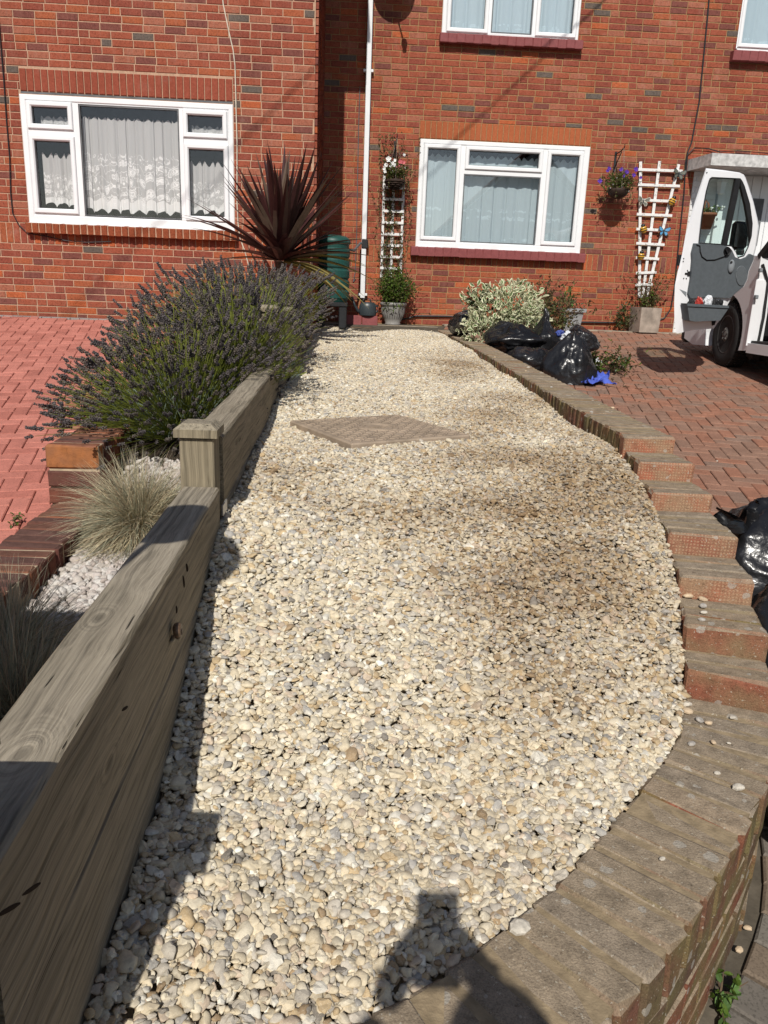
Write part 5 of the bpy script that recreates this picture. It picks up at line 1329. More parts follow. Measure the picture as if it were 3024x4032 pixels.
# square concrete planter under the fan trellis
stone_p = mat('cast_stone_planter', (.34,.285,.235,1), .85, .2, .3, 9, .3, 70)
qa, qb, qt = onY(2506, 1300, 10.85), onY(2592, 1304, 10.85), onY(2550, 1211, 10.85).z
SP = thing('stone_planter', 'square grey stone planter at the foot of the fan trellis', 'planter', ((qa.x+qb.x)/2, 10.98, -.395))
cx, w_, hz = (qa.x+qb.x)/2, (qb.x-qa.x), qt+.395
mb = MB(); b0, b1 = w_*.47, w_*.5; R = Matrix.Rotation(rad(9), 3, 'Z')
vs = []
for (h_, b_) in ((0, b0), (hz, b1), (hz, b1-.03), (hz-.05, b1-.035)):
    vs += [R @ Vector((sx*b_, sy*b_, 0))+Vector((cx, 11.0, -.395+h_)) for sx, sy in ((-1,-1),(1,-1),(1,1),(-1,1))]
fs = [(3,2,1,0), (12,13,14,15)]
for a in range(3):
    for k in range(4): fs.append((a*4+k, a*4+(k+1)%4, a*4+4+(k+1)%4, a*4+4+k))
mb.add(vs, fs).build('planter_box', stone_p, SP)
foliage(SP, (cx+.02, 10.97, qt+.09), (.15,.13,.13), 330, .038, [olive, green, brownleaf], [5, 3, 3], 71, shell=.1, clip=wallclip)
sprigs(SP, (cx+.05, 11.05, qt+.02), .12, 44, .62, [olive, brownleaf, green], [4, 5, 2], 72, .035, 1.0, clip=wallclip)
IV = thing('ivy_plant', 'small leafy ivy growing against the wall left of the stone planter', 'plant', (qa.x-.16, 11.12, -.395))
foliage(IV, (qa.x-.13, 11.1, -.20), (.10,.09,.24), 190, .042, [olive, dkgreen, brownleaf], [4, 4, 2], 73, shell=.2, clip=wallclip)
sprigs(IV, (qa.x-.13, 11.1, -.38), .08, 16, .5, [olive, dkgreen], [1, 1], 74, .034, 1.0, clip=wallclip)
# grey tub behind the bags
ga, gb = onY(2204, 1212, 10.55), onY(2297, 1216, 10.55)
GT = thing('planter_tub', 'square grey planter tub with a small leafy plant behind the rubbish bags', 'planter', ((ga.x+gb.x)/2, 10.55, -.45))
tub_m = mat('grey_tub', (.27,.28,.285,1), .55, .35, .08, 9); cx2 = (ga.x+gb.x)/2; w2 = gb.x-ga.x
vs = []
for h_, b_ in ((-.45, w2*.30), (ga.z-.05, w2*.41), (ga.z-.045, w2*.5), (ga.z, w2*.5), (ga.z, w2*.45), (ga.z-.05, w2*.44)):
    vs += [(cx2+sx*b_, 10.55+sy*b_, h_) for sx, sy in ((-1,-1),(1,-1),(1,1),(-1,1))]
fs = [(3,2,1,0), (20,21,22,23)]
for a in range(5):
    for k in range(4): fs.append((a*4+k, a*4+(k+1)%4, a*4+4+(k+1)%4, a*4+4+k))
MB().add(vs, fs).build('tub', tub_m, GT)
sprigs(GT, (cx2-.05, 10.5, ga.z-.02), .06, 13, .24, [green, olive, limeg], [3, 3, 1], 75, .075, 1.2, per=5)

# ------------------------------------------------------------------ rubbish and cuttings by the curved wall
def SB(cx, cy, dx): pass
SH = thing('variegated_shrub', 'cut cream and green variegated shrub lying with the rubbish bags by the wall', 'shrub', (2.0, 8.75, -.63))
c = onY(1985, 1225, 8.75)
foliage(SH, c+Vector((.03,0,.03)), (.42,.34,.30), 1250, .062, [limeg, cream_l], [1, 0], 81, rim=1, shell=.35)
foliage(SH, c+Vector((.22,-.1,-.12)), (.30,.28,.24), 460, .060, [limeg, cream_l], [1, 0], 82, rim=1, shell=.35)
foliage(SH, c+Vector((-.30,-.12,-.22)), (.20,.2,.20), 280, .056, [limeg, cream_l], [1, 0], 83, rim=1, shell=.35)
st = MB(); rng = random.Random(84)
for k in range(9):
    a = Vector((c.x+rng.uniform(-.35,.25), 8.55+rng.uniform(-.1,.1), -.60)); st.tube([a, a+Vector((rng.uniform(-.03,.1),.05,.22)), a+Vector((rng.uniform(-.05,.2),.1,.5))], [.014,.011,.006], 6)
st.build('branches', twig, SH, kind='stuff')
HL_ = thing('holly_cutting', 'dark green leafy cutting left of the variegated shrub', 'cutting', tuple(onY(1880, 1215, 8.9)))
foliage(HL_, onY(1885, 1190, 8.9), (.13,.12,.13), 110, .07, [dkgreen, olive], [4, 1], 85, shell=.2)
sprigs(HL_, onY(1895, 1270, 8.9), .05, 8, .45, [dkgreen, olive], [4, 1], 86, .06, 1.0)
CT = thing('cuttings_heap', 'heap of withering olive brown garden cuttings between the shrub and the grey tub', 'cuttings', tuple(onY(2160, 1290, 9.3)))
q = onY(2165, 1235, 9.2)
foliage(CT, q+Vector((0,0,-.05)), (.34,.35,.27), 900, .042, [olive, brownleaf, dkgreen], [5, 4, 2], 87, shell=.2)
sprigs(CT, q+Vector((.0,.1,-.2)), .3, 70, .62, [olive, brownleaf, dkgreen], [4, 5, 2], 88, .04, .6)
sprigs(CT, onY(2140, 1230, 9.5), .12, 26, .45, [brownleaf, olive], [4, 2], 89, .045, 1.2)
SC_ = thing('hedge_sprigs', 'loose leafy green sprigs and clippings scattered right of the rubbish bags', 'cuttings', tuple(onY(2390, 1440, 8.0)))
for px, py, n, L, sd in ((2400,1420,20,.42,91), (2330,1475,16,.32,92), (2430,1455,12,.3,93), (2350,1400,10,.3,94)):
    p = onY(px, py, 8.0); p.z = max(p.z, zR(p.x, p.y)+.02); p.z = zR(p.x, 8.0)+.03; sprigs(SC_, p, .10, n, L, [dkgreen, green, olive, brownleaf], [4, 3, 3, 2], sd, .045, .15)
foliage(SC_, Vector((onY(2320,1450,7.9).x, 7.9, zR(2,7.9)+.08)), (.13,.13,.10), 120, .05, [green, dkgreen, olive], [3, 4, 2], 95, shell=.2)
rng = random.Random(96); mb = MB()
for k in range(150):
    x = rng.gauss(2.55, .35); y = rng.gauss(7.7, .45); d = rnd_dir(rng); d.z *= .15; leaf_mesh(mb, Vector((x, y, zR(x, y)+.006)), d, Vector((0,0,1)), rng.uniform(.012, .045), rng.uniform(.006, .02), rng.randrange(3))
tag(mb.build('clippings', [brownleaf, olive, dkgreen], None, kind='stuff'), 'dry leaf clippings littering the drive around the bags')
bag_m = NT('black_bin_bag'); bag_m.rough(.27, .5); bag_m.col(bag_m.ramp(bag_m.noise(4, 2), [(.3, (.008,.008,.009,1)), (.7, (.018,.018,.02,1))]))
_h = bag_m.math('ADD', bag_m.noise(22, 3, .5), bag_m.math('MULTIPLY', bag_m.noise(7, 2, stretch=(1, 1, .25)), 1.5)); bag_m.bump(_h, .6, .010); bag_m = bag_m.m
from mathutils import noise as mn
def bag(label, c, r, seed, neck=None, floor=True, lean=(0,0), sharp=1.0):
    """a crumpled sack: sphere pulled into folds, settled on the drive"""
    c = Vector(c); zf_ = zR(c.x, c.y); T = thing('rubbish_bag', label, 'rubbish bag', (c.x, c.y, zf_), 'black rubbish bags on the block drive')
    nu, nv = 84, 56; mb = MB().ball((0,0,0), 1.0, nu, nv); out = []
    o = Vector((seed*3.7, seed*1.9, seed*.77)); rg = random.Random(seed*17)
    planes = [(rnd_dir(rg), rg.uniform(.72, 1.0)) for _ in range(30)]       # stretched film: flat panels meeting in creases
    for v in mb.v:
        d = Vector(v).normalized(); sm = 0
        for n, h in planes:
            k = n.dot(d)
            if k > .15: sm += math.exp(-26*(h/k))
        rr = min(1.15, -math.log(max(sm, 1e-14))/26) if sm > 0 else 1.1
        q = d*1.2
        n1 = mn.noise(q*2.4+o*2); n2 = mn.noise(q*6+o*5)
        rr += .10*mn.noise(q*1.2+o)+.045*((1-abs(n1))**6)*sharp+.018*((1-abs(n2))**5)*sharp
        a = math.atan2(d.y, d.x); rr += .03*math.sin(a*11+4*mn.noise(q*1.6+o))*max(0, d.z)**1.5
        p = Vector((d.x*r[0]*rr, d.y*r[1]*rr, d.z*r[2]*rr))*1.12
        if neck:
            t = max(0, (d.z-.35)/.65); k = 1-.72*min(1, t*1.2)*(1 if t < .75 else 1-(t-.75)*1.6); p.x *= k; p.y *= k; p.z += t*neck*r[2]
        p += Vector((lean[0]*(p.z+r[2]), lean[1]*(p.z+r[2]), 0))
        p += c
        if p.z < zR(p.x, p.y)+.004: p.z = zR(p.x, p.y)+.004
        out.append(tuple(p))
    mb.v = out; mb.build('sack', bag_m, T, smooth=True)
    return T
def atc(px, py, Y): return onY(px, py, Y)
bag('small crumpled black bag half under the dark cutting at the far end of the wall', atc(1822,1270,9.35), (.22,.26,.16), 1, lean=(.3,0))
bag('low slumped black bag against the wall in front of the variegated shrub', atc(2020,1345,8.3), (.30,.30,.19), 2)
bag('flattened shiny black bag lying along the wall top in the middle of the bags', atc(2090,1425,7.85), (.26,.28,.15), 3)
bag('upright black bag with gathered neck behind the others', atc(2145,1345,8.25), (.17,.20,.23), 4, neck=.16)
b5 = bag('biggest full black bag open at the top next to the blue cloth', atc(2225,1445,7.6), (.23,.28,.32), 5, lean=(.12,0))
bag('knotted black bag top bulging over the biggest bag', atc(2290,1350,7.75), (.15,.17,.13), 6)
wp = mat('crumpled_white_plastic', (.62,.64,.67,1), .25, .5, .1, 20); bp = mat('blue_print', (.05,.08,.3,1), .4, .4)
def crumple(name, label, cat, c, r, m, seed, rough_=.35):
    T = MB().ball((0,0,0), 1, 22, 14); out = []
    for v in T.v:
        d = Vector(v).normalized(); f = 1+rough_*mn.noise(d*2.2+Vector((seed,seed*2,0)))*1.4+rough_*.8*(1-abs(mn.noise(d*5+Vector((0,seed,seed))))*3)*.35; out.append((d.x*r[0]*f+c[0], d.y*r[1]*f+c[1], d.z*r[2]*f+c[2]))
    T.v = out; return tag(T.build(name, m, None), label, cat)
p = atc(2240,1330,7.7); crumple('plastic_wrapper', 'clear white plastic wrapper poking out of the open black bag', 'wrapper', p, (.075,.07,.055), wp, 3)
p = atc(2205,1313,7.75); crumple('printed_wrapper', 'blue printed wrapper scrap in the open black bag', 'wrapper', p, (.04,.04,.03), bp, 5)
p = atc(2355,1350,8.1); p.z = zR(p.x, p.y)+.045; crumple('white_rag', 'crumpled white rag among the clippings right of the bags', 'rag', p, (.06,.06,.07), wp, 7)
cl_b2 = mat('blue_cloth', (.085,.13,.52,1), .85, .15, .15, 20, .4, 120)
mb = MB(); nu = 26; cp = Vector((2.33, 7.45, 0)); vs = []
for j in range(nu):
    for i in range(nu):
        u, v = (i/(nu-1)-.5), (j/(nu-1)-.5); x = cp.x+u*.30+.05*math.sin(9*v)+.02*math.sin(21*u); y = cp.y+v*.34+.04*math.sin(8*u+1)
        h = abs(mn.noise(Vector((u*7, v*7, 3.1))))*.12+abs(mn.noise(Vector((u*15, v*13, 7))))*.05+.10*max(0, .35-abs(u+.18))*(1 if v > -.2 else .3)+.02
        vs.append((x, y, zR(x, y)+.008+h*(1.25 if v > .1 else .7)))
mb.add(vs, [(j*nu+i, j*nu+i+1, (j+1)*nu+i+1, (j+1)*nu+i) for j in range(nu-1) for i in range(nu-1)])
tag(mb.build('blue_cloth', cl_b2, None, smooth=True), 'bright blue crumpled cloth on the drive beside the biggest black bag', 'cloth')
bag('tall black bag with pointed ear propped against the stepped coping', (1.86, 3.0, -1.06), (.30,.28,.28), 8, lean=(-.05,0), sharp=1.15)
bag('dark bag under the tall one at the foot of the wall', (1.47, 2.20, -1.10), (.22,.24,.25), 9)
bag('nearest black bag at the right edge beside the wall end', (1.235, 1.64, -1.20), (.155,.18,.19), 10)
# pointed ears of the tall bag
def ear(c, w, h, seed, T, bend):
    mb = MB(); vs = []; n = 8
    for k in range(n+1):
        t = k/n; ww = w*(1-t)**.7
        for s in (-1, -.3, .3, 1): vs.append((c[0]+s*ww+bend*t*t, c[1]+.03*math.sin(s*4+t*5+seed), c[2]+h*t+.01*math.sin(s*9)))
    mb.add(vs, [(4*k+i, 4*k+i+1, 4*k+5+i, 4*k+4+i) for k in range(n) for i in range(3)]); mb.build('sack_ear', bag_m, T, smooth=True)
TB = [o for o in COL.objects if o.name.startswith('rubbish_bag') and 'pointed ear' in o.get('label', '')][0]
p = onY(2960, 2030, 2.95); ear((p.x, 2.95, p.z-.06), .05, .12, 1, TB, .01)
p = onY(2830, 2030, 2.9); ear((p.x+.06, 2.9, p.z-.07), .09, .10, 3, TB, -.07)
T5 = b5; p = atc(2170,1270,8.2)
# weeds
def weed(px, py, zf, n, L, label, seed, l=.03):
    p = onZ(px, py, -1.45 if px > 1500 else -.9)
    for _ in range(6): p = onZ(px, py, zf(p.x, p.y)+.003)
    T = thing('weed', label, 'weed', tuple(p)); sprigs(T, p+Vector((0,0,.002)), .012, n, L, [green, limeg], [3, 2], seed, l, .3, per=5)
weed(2840, 3930, zR, 9, .06, 'small pale green weed sprouting beside the foot of the curved wall', 101)
weed(50, 2065, zL, 8, .06, 'tiny grassy weed between the pink red blocks beside the planter wall', 102, .02)
LLB = ['tan pebble on the grey blocks near the foot of the curved wall','dark leaf scrap on the grey blocks beside the curved wall','pale crumb on the grey blocks under the nearest bag','pebble on the grey blocks at the right edge of the picture','orange leaf scrap on the drive right of the second step','white crumb on the drive right of the first step','white pebble on the open drive in front of the van shadow','dark leaf bit on the drive below the van wheel','pebble at the left end of the van door shadow','pebble between the cuttings and the van door shadow']
def litter(px, py, seed):
    p = onZ(px, py, -1.4)
    for _ in range(6): p = onZ(px, py, zR(p.x, p.y)+.003)
    o = put('loose_stone', random.choice(smesh[seed % 3]), None, loc=(p.x, p.y, p.z+.004), rot=(.2, .1, seed)); o.scale = (.011,)*3
    tag(o, LLB[seed], 'pebble', 'stray pebbles on the drive')
for k, (px, py) in enumerate(((2907,3742),(2906,3510),(2860,3455),(2940,3660),(2822,1818),(2755,1702),(2627,1513),(2680,1500),(2610,1350),(2520,1352))): litter(px, py, k)
# snail on the timber
sn = onX(675, 2490, -.33); sn = Vector((-.318-(sn.y-.6)*.01856+.012, sn.y, sn.z)); SN = thing('snail', 'brown garden snail stuck to the side of the near sleeper', 'snail', tuple(sn))
shell_m = mat('snail_shell', (.12,.075,.045,1), .4, .4, .4, 200)
MB().tube([sn+Vector((.004*math.cos(t)*0, (.012-.0011*t)*math.cos(t), (.012-.0011*t)*math.sin(t)))+Vector((.0011*t, 0, 0)) for t in [k*.35 for k in range(28)]], [.010-.00032*k for k in range(28)], 8).build('shell', shell_m, SN, smooth=True)
MB().tube([sn+Vector((-.008,.014,-.012)), sn+Vector((-.008,.004,-.017)), sn+Vector((-.008,-.012,-.014))], [.003,.005,.002], 6).build('foot', mat('snail_body', (.2,.17,.12,1), .4, .4), SN, smooth=True)

# satellite dish high on the wall, out of view, seen only by its shadow
dc = onY(1556, -38, YR-.42)+Vector((-.06,0,.50)); DS = thing('satellite_dish', 'dark satellite dish on the wall above the downpipe, just above the picture', 'satellite dish', (dc.x, YR-.05, dc.z))
dish_m = mat('dark_dish', (.045,.04,.038,1), .5, .4); n_ = 24; R = Matrix.Rotation(rad(68), 3, 'X') @ Matrix.Rotation(rad(0), 3, 'Y')
MB().lathe([(0,.0),(.1,.006),(.2,.025),(.27,.048),(.273,.05),(.27,.056),(.2,.034),(.1,.014),(0,.008)], (dc.x, YR-.40, dc.z), n_, 0, 1.0, 1.0, R).build('reflector', dish_m, DS, smooth=True)
MB().tube([(dc.x, YR-.38, dc.z-.18), (onY(1575,20,YR-.55).x-.06, YR-.55, onY(1575,30,YR-.55).z+.50), tuple(onY(1590, 62, YR-.62)+Vector((-.06,0,.50)))], .012, 6).build('feed_arm', dish_m, DS)
q = onY(1597, 78, YR-.64)+Vector((-.06,0,.50)); MB().ball(q, (.04,.06,.045), 10, 8).box((q.x+.005, q.y, q.z-.06), (.05,.05,.07), bev=.01).build('receiver', dish_m, DS, smooth=False)
MB().tube([(dc.x, YR-.38, dc.z), (dc.x, YR-.15, dc.z+.05), (dc.x, YR+.0, dc.z+.05)], .02, 8).build('mount', dish_m, DS)

# porch lantern and wall pot, seen through the van window
lt = onY(2838, 755, YR-.12); LT = thing('porch_lantern', 'white coach lantern hanging by the porch door', 'lantern', tuple(lt))
MB().lathe([(.01,.20),(.075,.125),(.085,.12),(.07,.115),(.05,.0),(.055,-.02),(.03,-.035),(0,-.04)], lt, 6).build('lamp_body', upvc, LT)
MB().tube([lt+Vector((0,0,.19)), lt+Vector((0,.02,.30)), lt+Vector((0,.11,.30))], .008, 6).build('arm', upvc, LT)
tc_ = mat('terracotta', (.28,.11,.065,1), .85, .2, .15, 20); tp = onY(2785, 850, YR-.16); TPt = thing('wall_pot', 'terracotta pot of small white flowers hung on the white porch wall', 'plant pot', tuple(tp))
MB().lathe([(0,-.17),(.07,-.17),(.11,.0),(.125,.0),(.128,.035),(.11,.035),(.10,.0)], tp, 18).build('pot', tc_, TPt, smooth=True)
foliage(TPt, tp+Vector((.03,-.02,.07)), (.13,.11,.06), 160, .03, [green, olive], [3, 2], 111, shell=.1); mb = MB(); rng = random.Random(4)
for k in range(9): mb.ball(tp+Vector((rng.uniform(-.05,.2), rng.uniform(-.12,.0), rng.uniform(.06,.14))), .014, 6, 4)
mb.build('flowers', mat('white_petals', (.75,.74,.70,1), .6, .2), TPt, kind='stuff')
MB().tube([tp+Vector((-.06,.0,.05)), tp+Vector((-.05,.02,.15)), tp+Vector((-.03,.03,.20)), tp+Vector((-.0,.02,.16)), tp+Vector((.01,.0,.09))], .014, 6).build('hanger', tc_, TPt)
# ------------------------------------------------------------------ white van with its near side door open
vw = mat('white_van_paint', (.76,.77,.79,1), .25, .5, .03, 3); vg = mat('grey_trim', (.085,.098,.108,1), .6, .35, .10, 30, .15, 300); vg2 = mat('pale_grey_trim', (.20,.22,.235,1), .55, .35, .06)
vk = mat('black_rubber', (.014,.014,.015,1), .6, .35); vd = mat('dark_cabin', (.012,.012,.013,1), .85, .2); tyre_m = mat('tyre', (.022,.021,.021,1), .8, .25, .25, 30, .3, 120); rim_m = mat('dusty_steel_rim', (.10,.095,.09,1), .6, .4, .3, 30)
vglass = glass_mat('van_glass', (.84,.93,.91,1), .03)
XB = 4.12
VAN = thing('van', 'white panel van with its passenger door swung open at the right edge', 'van', (5.1, 7.5, -.75))
H = Vector((4.06, 7.80, 0)); _w = ray(2662, 1200); Fp = _w*(7.60/_w.y); Fp.z = 0
dt = (Fp-H).normalized(); dn = Vector((dt.y, -dt.x, 0)); dn = dn if dn.y < 0 else -dn
def dpx(zx, zy, off=0.0):
    w = ray(2640+zx/2.872, 580+zy/2.872); k = (H.dot(dn)+off)/w.dot(dn); return w*k
outer = [(400,237),(600,258),(780,285),(830,310),(850,345),(880,430),(940,620),(985,810),(1000,900),(990,980),(965,1150),(945,1230),(938,1290),(885,1410),(872,1490),(832,1572),(702,1682),(650,1770),(600,1900),(530,1990),(490,2050),(240,2068),(80,2105),(66,2100),(45,1950),(42,1780),(50,1560),(82,1400),(98,1350),(135,1190),(170,990),(250,700),(330,450)]
inner = [(470,338),(790,352),(815,385),(840,440),(900,640),(928,860),(918,1000),(880,1130),(830,1232),(762,1252),(735,1180),(690,1120),(590,1106),(318,1085),(350,780),(400,500),(432,385),(445,355)]
def starhit(poly, c, a):
    best = None; d = (math.cos(a), math.sin(a))
    for i in range(len(poly)):
        p, q = poly[i], poly[(i+1) % len(poly)]; ex, ey = q[0]-p[0], q[1]-p[1]; den = d[0]*ey-d[1]*ex
        if abs(den) < 1e-9: continue
        t = ((p[0]-c[0])*ey-(p[1]-c[1])*ex)/den; s = ((p[0]-c[0])*d[1]-(p[1]-c[1])*d[0])/den
        if t > 0 and -1e-6 <= s <= 1+1e-6 and (best is None or t > best): best = t
    return (c[0]+d[0]*best, c[1]+d[1]*best)
C0 = (640, 760)
angs = sorted({round(math.atan2(p[1]-C0[1], p[0]-C0[0]), 5) for p in outer+inner} | {round(-math.pi+2*math.pi*k/90, 5) for k in range(90)})
mb = MB(); N = len(angs); vs = []
for a in angs:
    o, i = starhit(outer, C0, a), starhit(inner, C0, a); oi = (o[0]+(i[0]-o[0])*.16, o[1]+(i[1]-o[1])*.16)
    vs += [dpx(*o, -.10), dpx(*o, -.015), dpx(*oi, .0), dpx(i[0]+(o[0]-i[0])*.04, i[1]+(o[1]-i[1])*.04, .0), dpx(*i, -.02), dpx(*i, -.10)]
fs = []
for k in range(N):
    n = (k+1) % N
    for q in range(6): fs.append((k*6+q, k*6+(q+1) % 6, n*6+(q+1) % 6, n*6+q))
DOOR = mb.add(vs, fs).build('door', vw, VAN)
def dslab(name, poly, off, t, m, parent=DOOR, smooth=False): return MB().slab([dpx(x, y, off) for x, y in poly], dn, t).build(name, m, parent)
def dring(name, outl, wid, off, m):
    c = (sum(p[0] for p in outl)/len(outl), sum(p[1] for p in outl)/len(outl)); mb = MB(); n = len(outl); vs = []
    for p in outl:
        d = ((c[0]-p[0])**2+(c[1]-p[1])**2)**.5; q = (p[0]+(c[0]-p[0])*wid/d, p[1]+(c[1]-p[1])*wid/d)
        vs += [dpx(*p, off), dpx(*q, off), dpx(*q, off-.03)]
    fs = []
    for k in range(n):
        m_ = (k+1) % n; fs += [(k*3, k*3+1, m_*3+1, m_*3), (k*3+1, k*3+2, m_*3+2, m_*3+1)]
    return mb.add(vs, fs).build(name, m, DOOR)
dring('window_seal', inner, 13, -.012, vk)
dslab('window', inner, -.035, .004, vglass)
dslab('quarter_bar', [(742,355),(795,355),(760,560),(640,1112),(588,1106)], -.004, .03, vk)
dslab('quarter_bar', [(792,352),(830,420),(905,640),(935,880),(922,1000),(905,1080),(885,870),(845,640),(795,440)], -.003, .03, vk)
trim = [(275,1085),(590,1108),(665,1128),(700,1170),(732,1242),(800,1266),(868,1240),(900,1205),(945,1225),(938,1275),(882,1400),(870,1482),(830,1568),(700,1680),(668,1704),(370,1694),(232,1710),(205,1660),(232,1500),(250,1280),(246,1200)]
dslab('door_trim', trim, .028, .04, vg)
mb = MB(); mb.tube([dpx(x, y, .030) for x, y in ((332,1108),(335,1180),(355,1240),(410,1279),(500,1276),(600,1242),(672,1200),(690,1160))], .006, 6); mb.build('armrest_groove', vk, DOOR)
dslab('armrest', [(300,1098),(590,1114),(655,1134),(680,1165),(668,1192),(598,1234),(500,1268),(412,1271),(362,1234),(344,1178),(340,1112)], .042, .02, vg)
cc = dpx(640, 1175, .045); Rd = Matrix((dt, dn, Vector((0,0,1)))).transposed()
MB().lathe([(.001,0),(.030,0),(.038,.008),(.040,.0)], cc, 20, R=Rd @ Matrix.Rotation(-math.pi/2, 3, 'X')).build('handle_recess', vk, DOOR)
MB().bar(dpx(625,1150,.06), dpx(650,1200,.06), .012, .012).build('handle', vk, DOOR)
g1 = dpx(688, 1345, .04); MB().ball(g1, (.032,.02,.062), 14, 10).build('window_winder', vg2, DOOR, smooth=True)
MB().ball(dpx(690,1298,.058), (.012,.006,.012), 8, 6).build('switch', vk, DOOR)
pts = [(805+62*math.cos(t), 1452+112*math.sin(t)) for t in [2*math.pi*k/28 for k in range(28)]]
dslab('speaker_grille', pts, .036, .01, vg2)
mb = MB()
for k in range(-6, 7):
    hw = 108*(1-(k/7)**2)**.5; mb.bar(dpx(805+k*9, 1452-hw, .037), dpx(805+k*9, 1452+hw, .037), .004, .004)
mb.build('grille_ribs', vg, DOOR, kind='stuff')
pk = [(188,1765),(662,1790),(648,1835),(562,1958),(280,1972),(216,1958),(198,1830)]
dslab('door_pocket', pk, .115, .10, vg); MB().bar(dpx(188,1790,.118), dpx(655,1812,.118), .018, .012).build('pocket_rim', vg, DOOR)
for nm, x, y, m, r in (('red_can', 320, 1752, mat('red_print', (.35,.03,.02,1), .4, .4), .035), ('paper_scrap', 425, 1745, wp, .04), ('dark_tool', 500, 1772, vk, .03), ('dark_tool', 560, 1768, vk, .028), ('dark_tool', 235, 1760, vk, .03)):
    q = dpx(x, y, .06); crumple(nm, {'red_can': 'red packet in the van door pocket', 'paper_scrap': 'white crumpled paper in the van door pocket', 'dark_tool': 'dark tool handle sticking up at the %s of the van door pocket' % ('left end' if x < 300 else 'middle' if x < 530 else 'right end')}[nm], 'tool' if nm == 'dark_tool' else 'litter', q, (r, r*.7, r*1.3), m, x*.01, .3)
    if nm == 'dark_tool': COL.objects[-1]['group'] = 'tools in the van door pocket'
dslab('latch', [(168,1418),(195,1418),(195,1402),(224,1402),(222,1458),(192,1458),(190,1440),(165,1440)], .006, .012, vk)
for x, y in ((193,1393),(150,1482),(180,1484),(150,1258),(145,1290),(412,286)): MB().ball(dpx(x, y, .004), (.006,.004,.006), 8, 5).build('screw', vk, DOOR)
dslab('jamb_recess', [(105,1605),(182,1636),(178,1690)], .003, .004, vg2)
dslab('hinge_plug', [(470,1960),(520,1945),(500,2010),(475,2015)], .004, .01, vk)
MB().bar(dpx(118,1215,-.07), dpx(98,1340,-.07), .03, .05, bev=.006).build('outer_handle', vk, DOOR)
m1 = dpx(775, 1000, -.30); mb = MB().box(m1, (.17,.10,.27), Rd, bev=.03); mb.bar(m1+Vector((.03,-.0,-.13)), dpx(790,1190,-.04), .07, .05, bev=.01).build('mirror', vk, DOOR)
MB().box(m1+Vector((0,-.055,0)), (.14,.004,.22), Rd).build('mirror_glass', mat('mirror_silver', (.25,.27,.28,1), .15, .6, metal=.9), DOOR)
# body: real van proportions behind and beyond the door (front towards the house)
zg_ = -.70
def side(poly, x0, x1, name, m, parent=VAN): return MB().slab([Vector((x0, y, z)) for y, z in poly], (-1,0,0), x1-x0).build(name, m, parent)
cyw, czw, rw = 8.62, -.302, .345
arch = [(cyw+.43*math.cos(t), czw+.43*math.sin(t)) for t in [rad(k) for k in range(200, -30, -10)]]
side([(8.05,-.42)]+[(8.05+.02,-.44)]+[(p[0], p[1]) for p in arch]+[(9.35,-.46),(9.62,-.40),(9.66,.05),(9.55,.28),(8.75,.52),(8.05,.50)], XB, XB+.16, 'front_wing', vw)
side([(8.40,-.40),(9.60,-.40),(9.62,.05),(9.5,.27),(8.75,.50),(8.40,.48)], XB+.165, XB+1.80, 'engine_bay', vd)
side([(8.05,-.42)]+[(8.07,-.44)]+[(p[0], p[1]) for p in arch]+[(9.35,-.46),(9.62,-.40),(9.66,.05),(9.55,.28),(8.75,.52),(8.05,.50)], XB+1.81, XB+1.97, 'front_wing', vw)
MB().box((XB+.985, 9.1, .42), (1.95, .95, .05), Matrix.Rotation(-.26, 3, 'X'), bev=.02).build('bonnet', vw, VAN)
MB().box((XB+.985, 9.68, -.28), (1.97, .14, .34), bev=.04).build('bumper', vk, VAN)
for sx in (.30, 1.67): MB().box((XB+sx, 9.68, .05), (.36, .06, .24), bev=.02).build('headlight', vglass, VAN)
sh = MB().box((XB+.045, 8.047, -.06), (.115, .012, .66), bev=.004); sh.build('shut_face', vw, VAN)
MB().tube([(XB+.105, 8.035, -.38), (XB+.12, 8.035, -.1), (XB+.105, 8.035, .25), (XB+.02, 8.035, .42)], .014, 6).build('door_seal', vk, VAN)
for z in (.10, .36): MB().box((XB-.01, 8.0, z), (.03, .05, .04), bev=.006).build('hinge', vg2, VAN)
side([(6.60,-.46),(8.05,-.46),(8.05,-.36),(6.60,-.36)], XB, XB+.20, 'sill', vw)
side([(6.62,-.358),(8.03,-.358),(8.03,-.335),(6.62,-.335)], XB+.03, XB+.24, 'tread_plate', vk)
MB().box((XB+.99, 7.6, -.39), (1.5, 1.9, .06)).box((XB+1.0, 8.35, .05), (1.6, .06, .9)).box((XB+.30, 8.12, -.02), (.30, .2, .62), bev=.05).build('cabin_floor', vd, VAN)
MB().box((XB+.95, 8.02, .36), (1.55, .34, .26), bev=.06).build('dashboard', vg2, VAN)
MB().box((XB+.30, 7.86, .20), (.34, .10, .18), bev=.04).build('glovebox', vg, VAN)
MB().box((XB+.45, 6.95, -.05), (.55, .5, .3), bev=.07).box((XB+.45, 6.75, .45), (.52, .16, .8), bev=.06).build('seat', vd, VAN)
for x in (XB+.04, XB+1.93): MB().bar((x, 8.12, .48), (x+(.06 if x < 5 else -.06), 7.25, 1.22), .09, .09, bev=.015).build('windscreen_pillar', vk, VAN)
MB().add([(XB+.1,8.2,.52),(XB+1.87,8.2,.52),(XB+1.8,7.3,1.22),(XB+.17,7.3,1.22)], [(0,1,2,3)]).build('windscreen', vglass, VAN)
MB().box((XB+.985, 5.2, 1.28), (1.90, 4.1, .14), bev=.05).build('roof', vw, VAN)
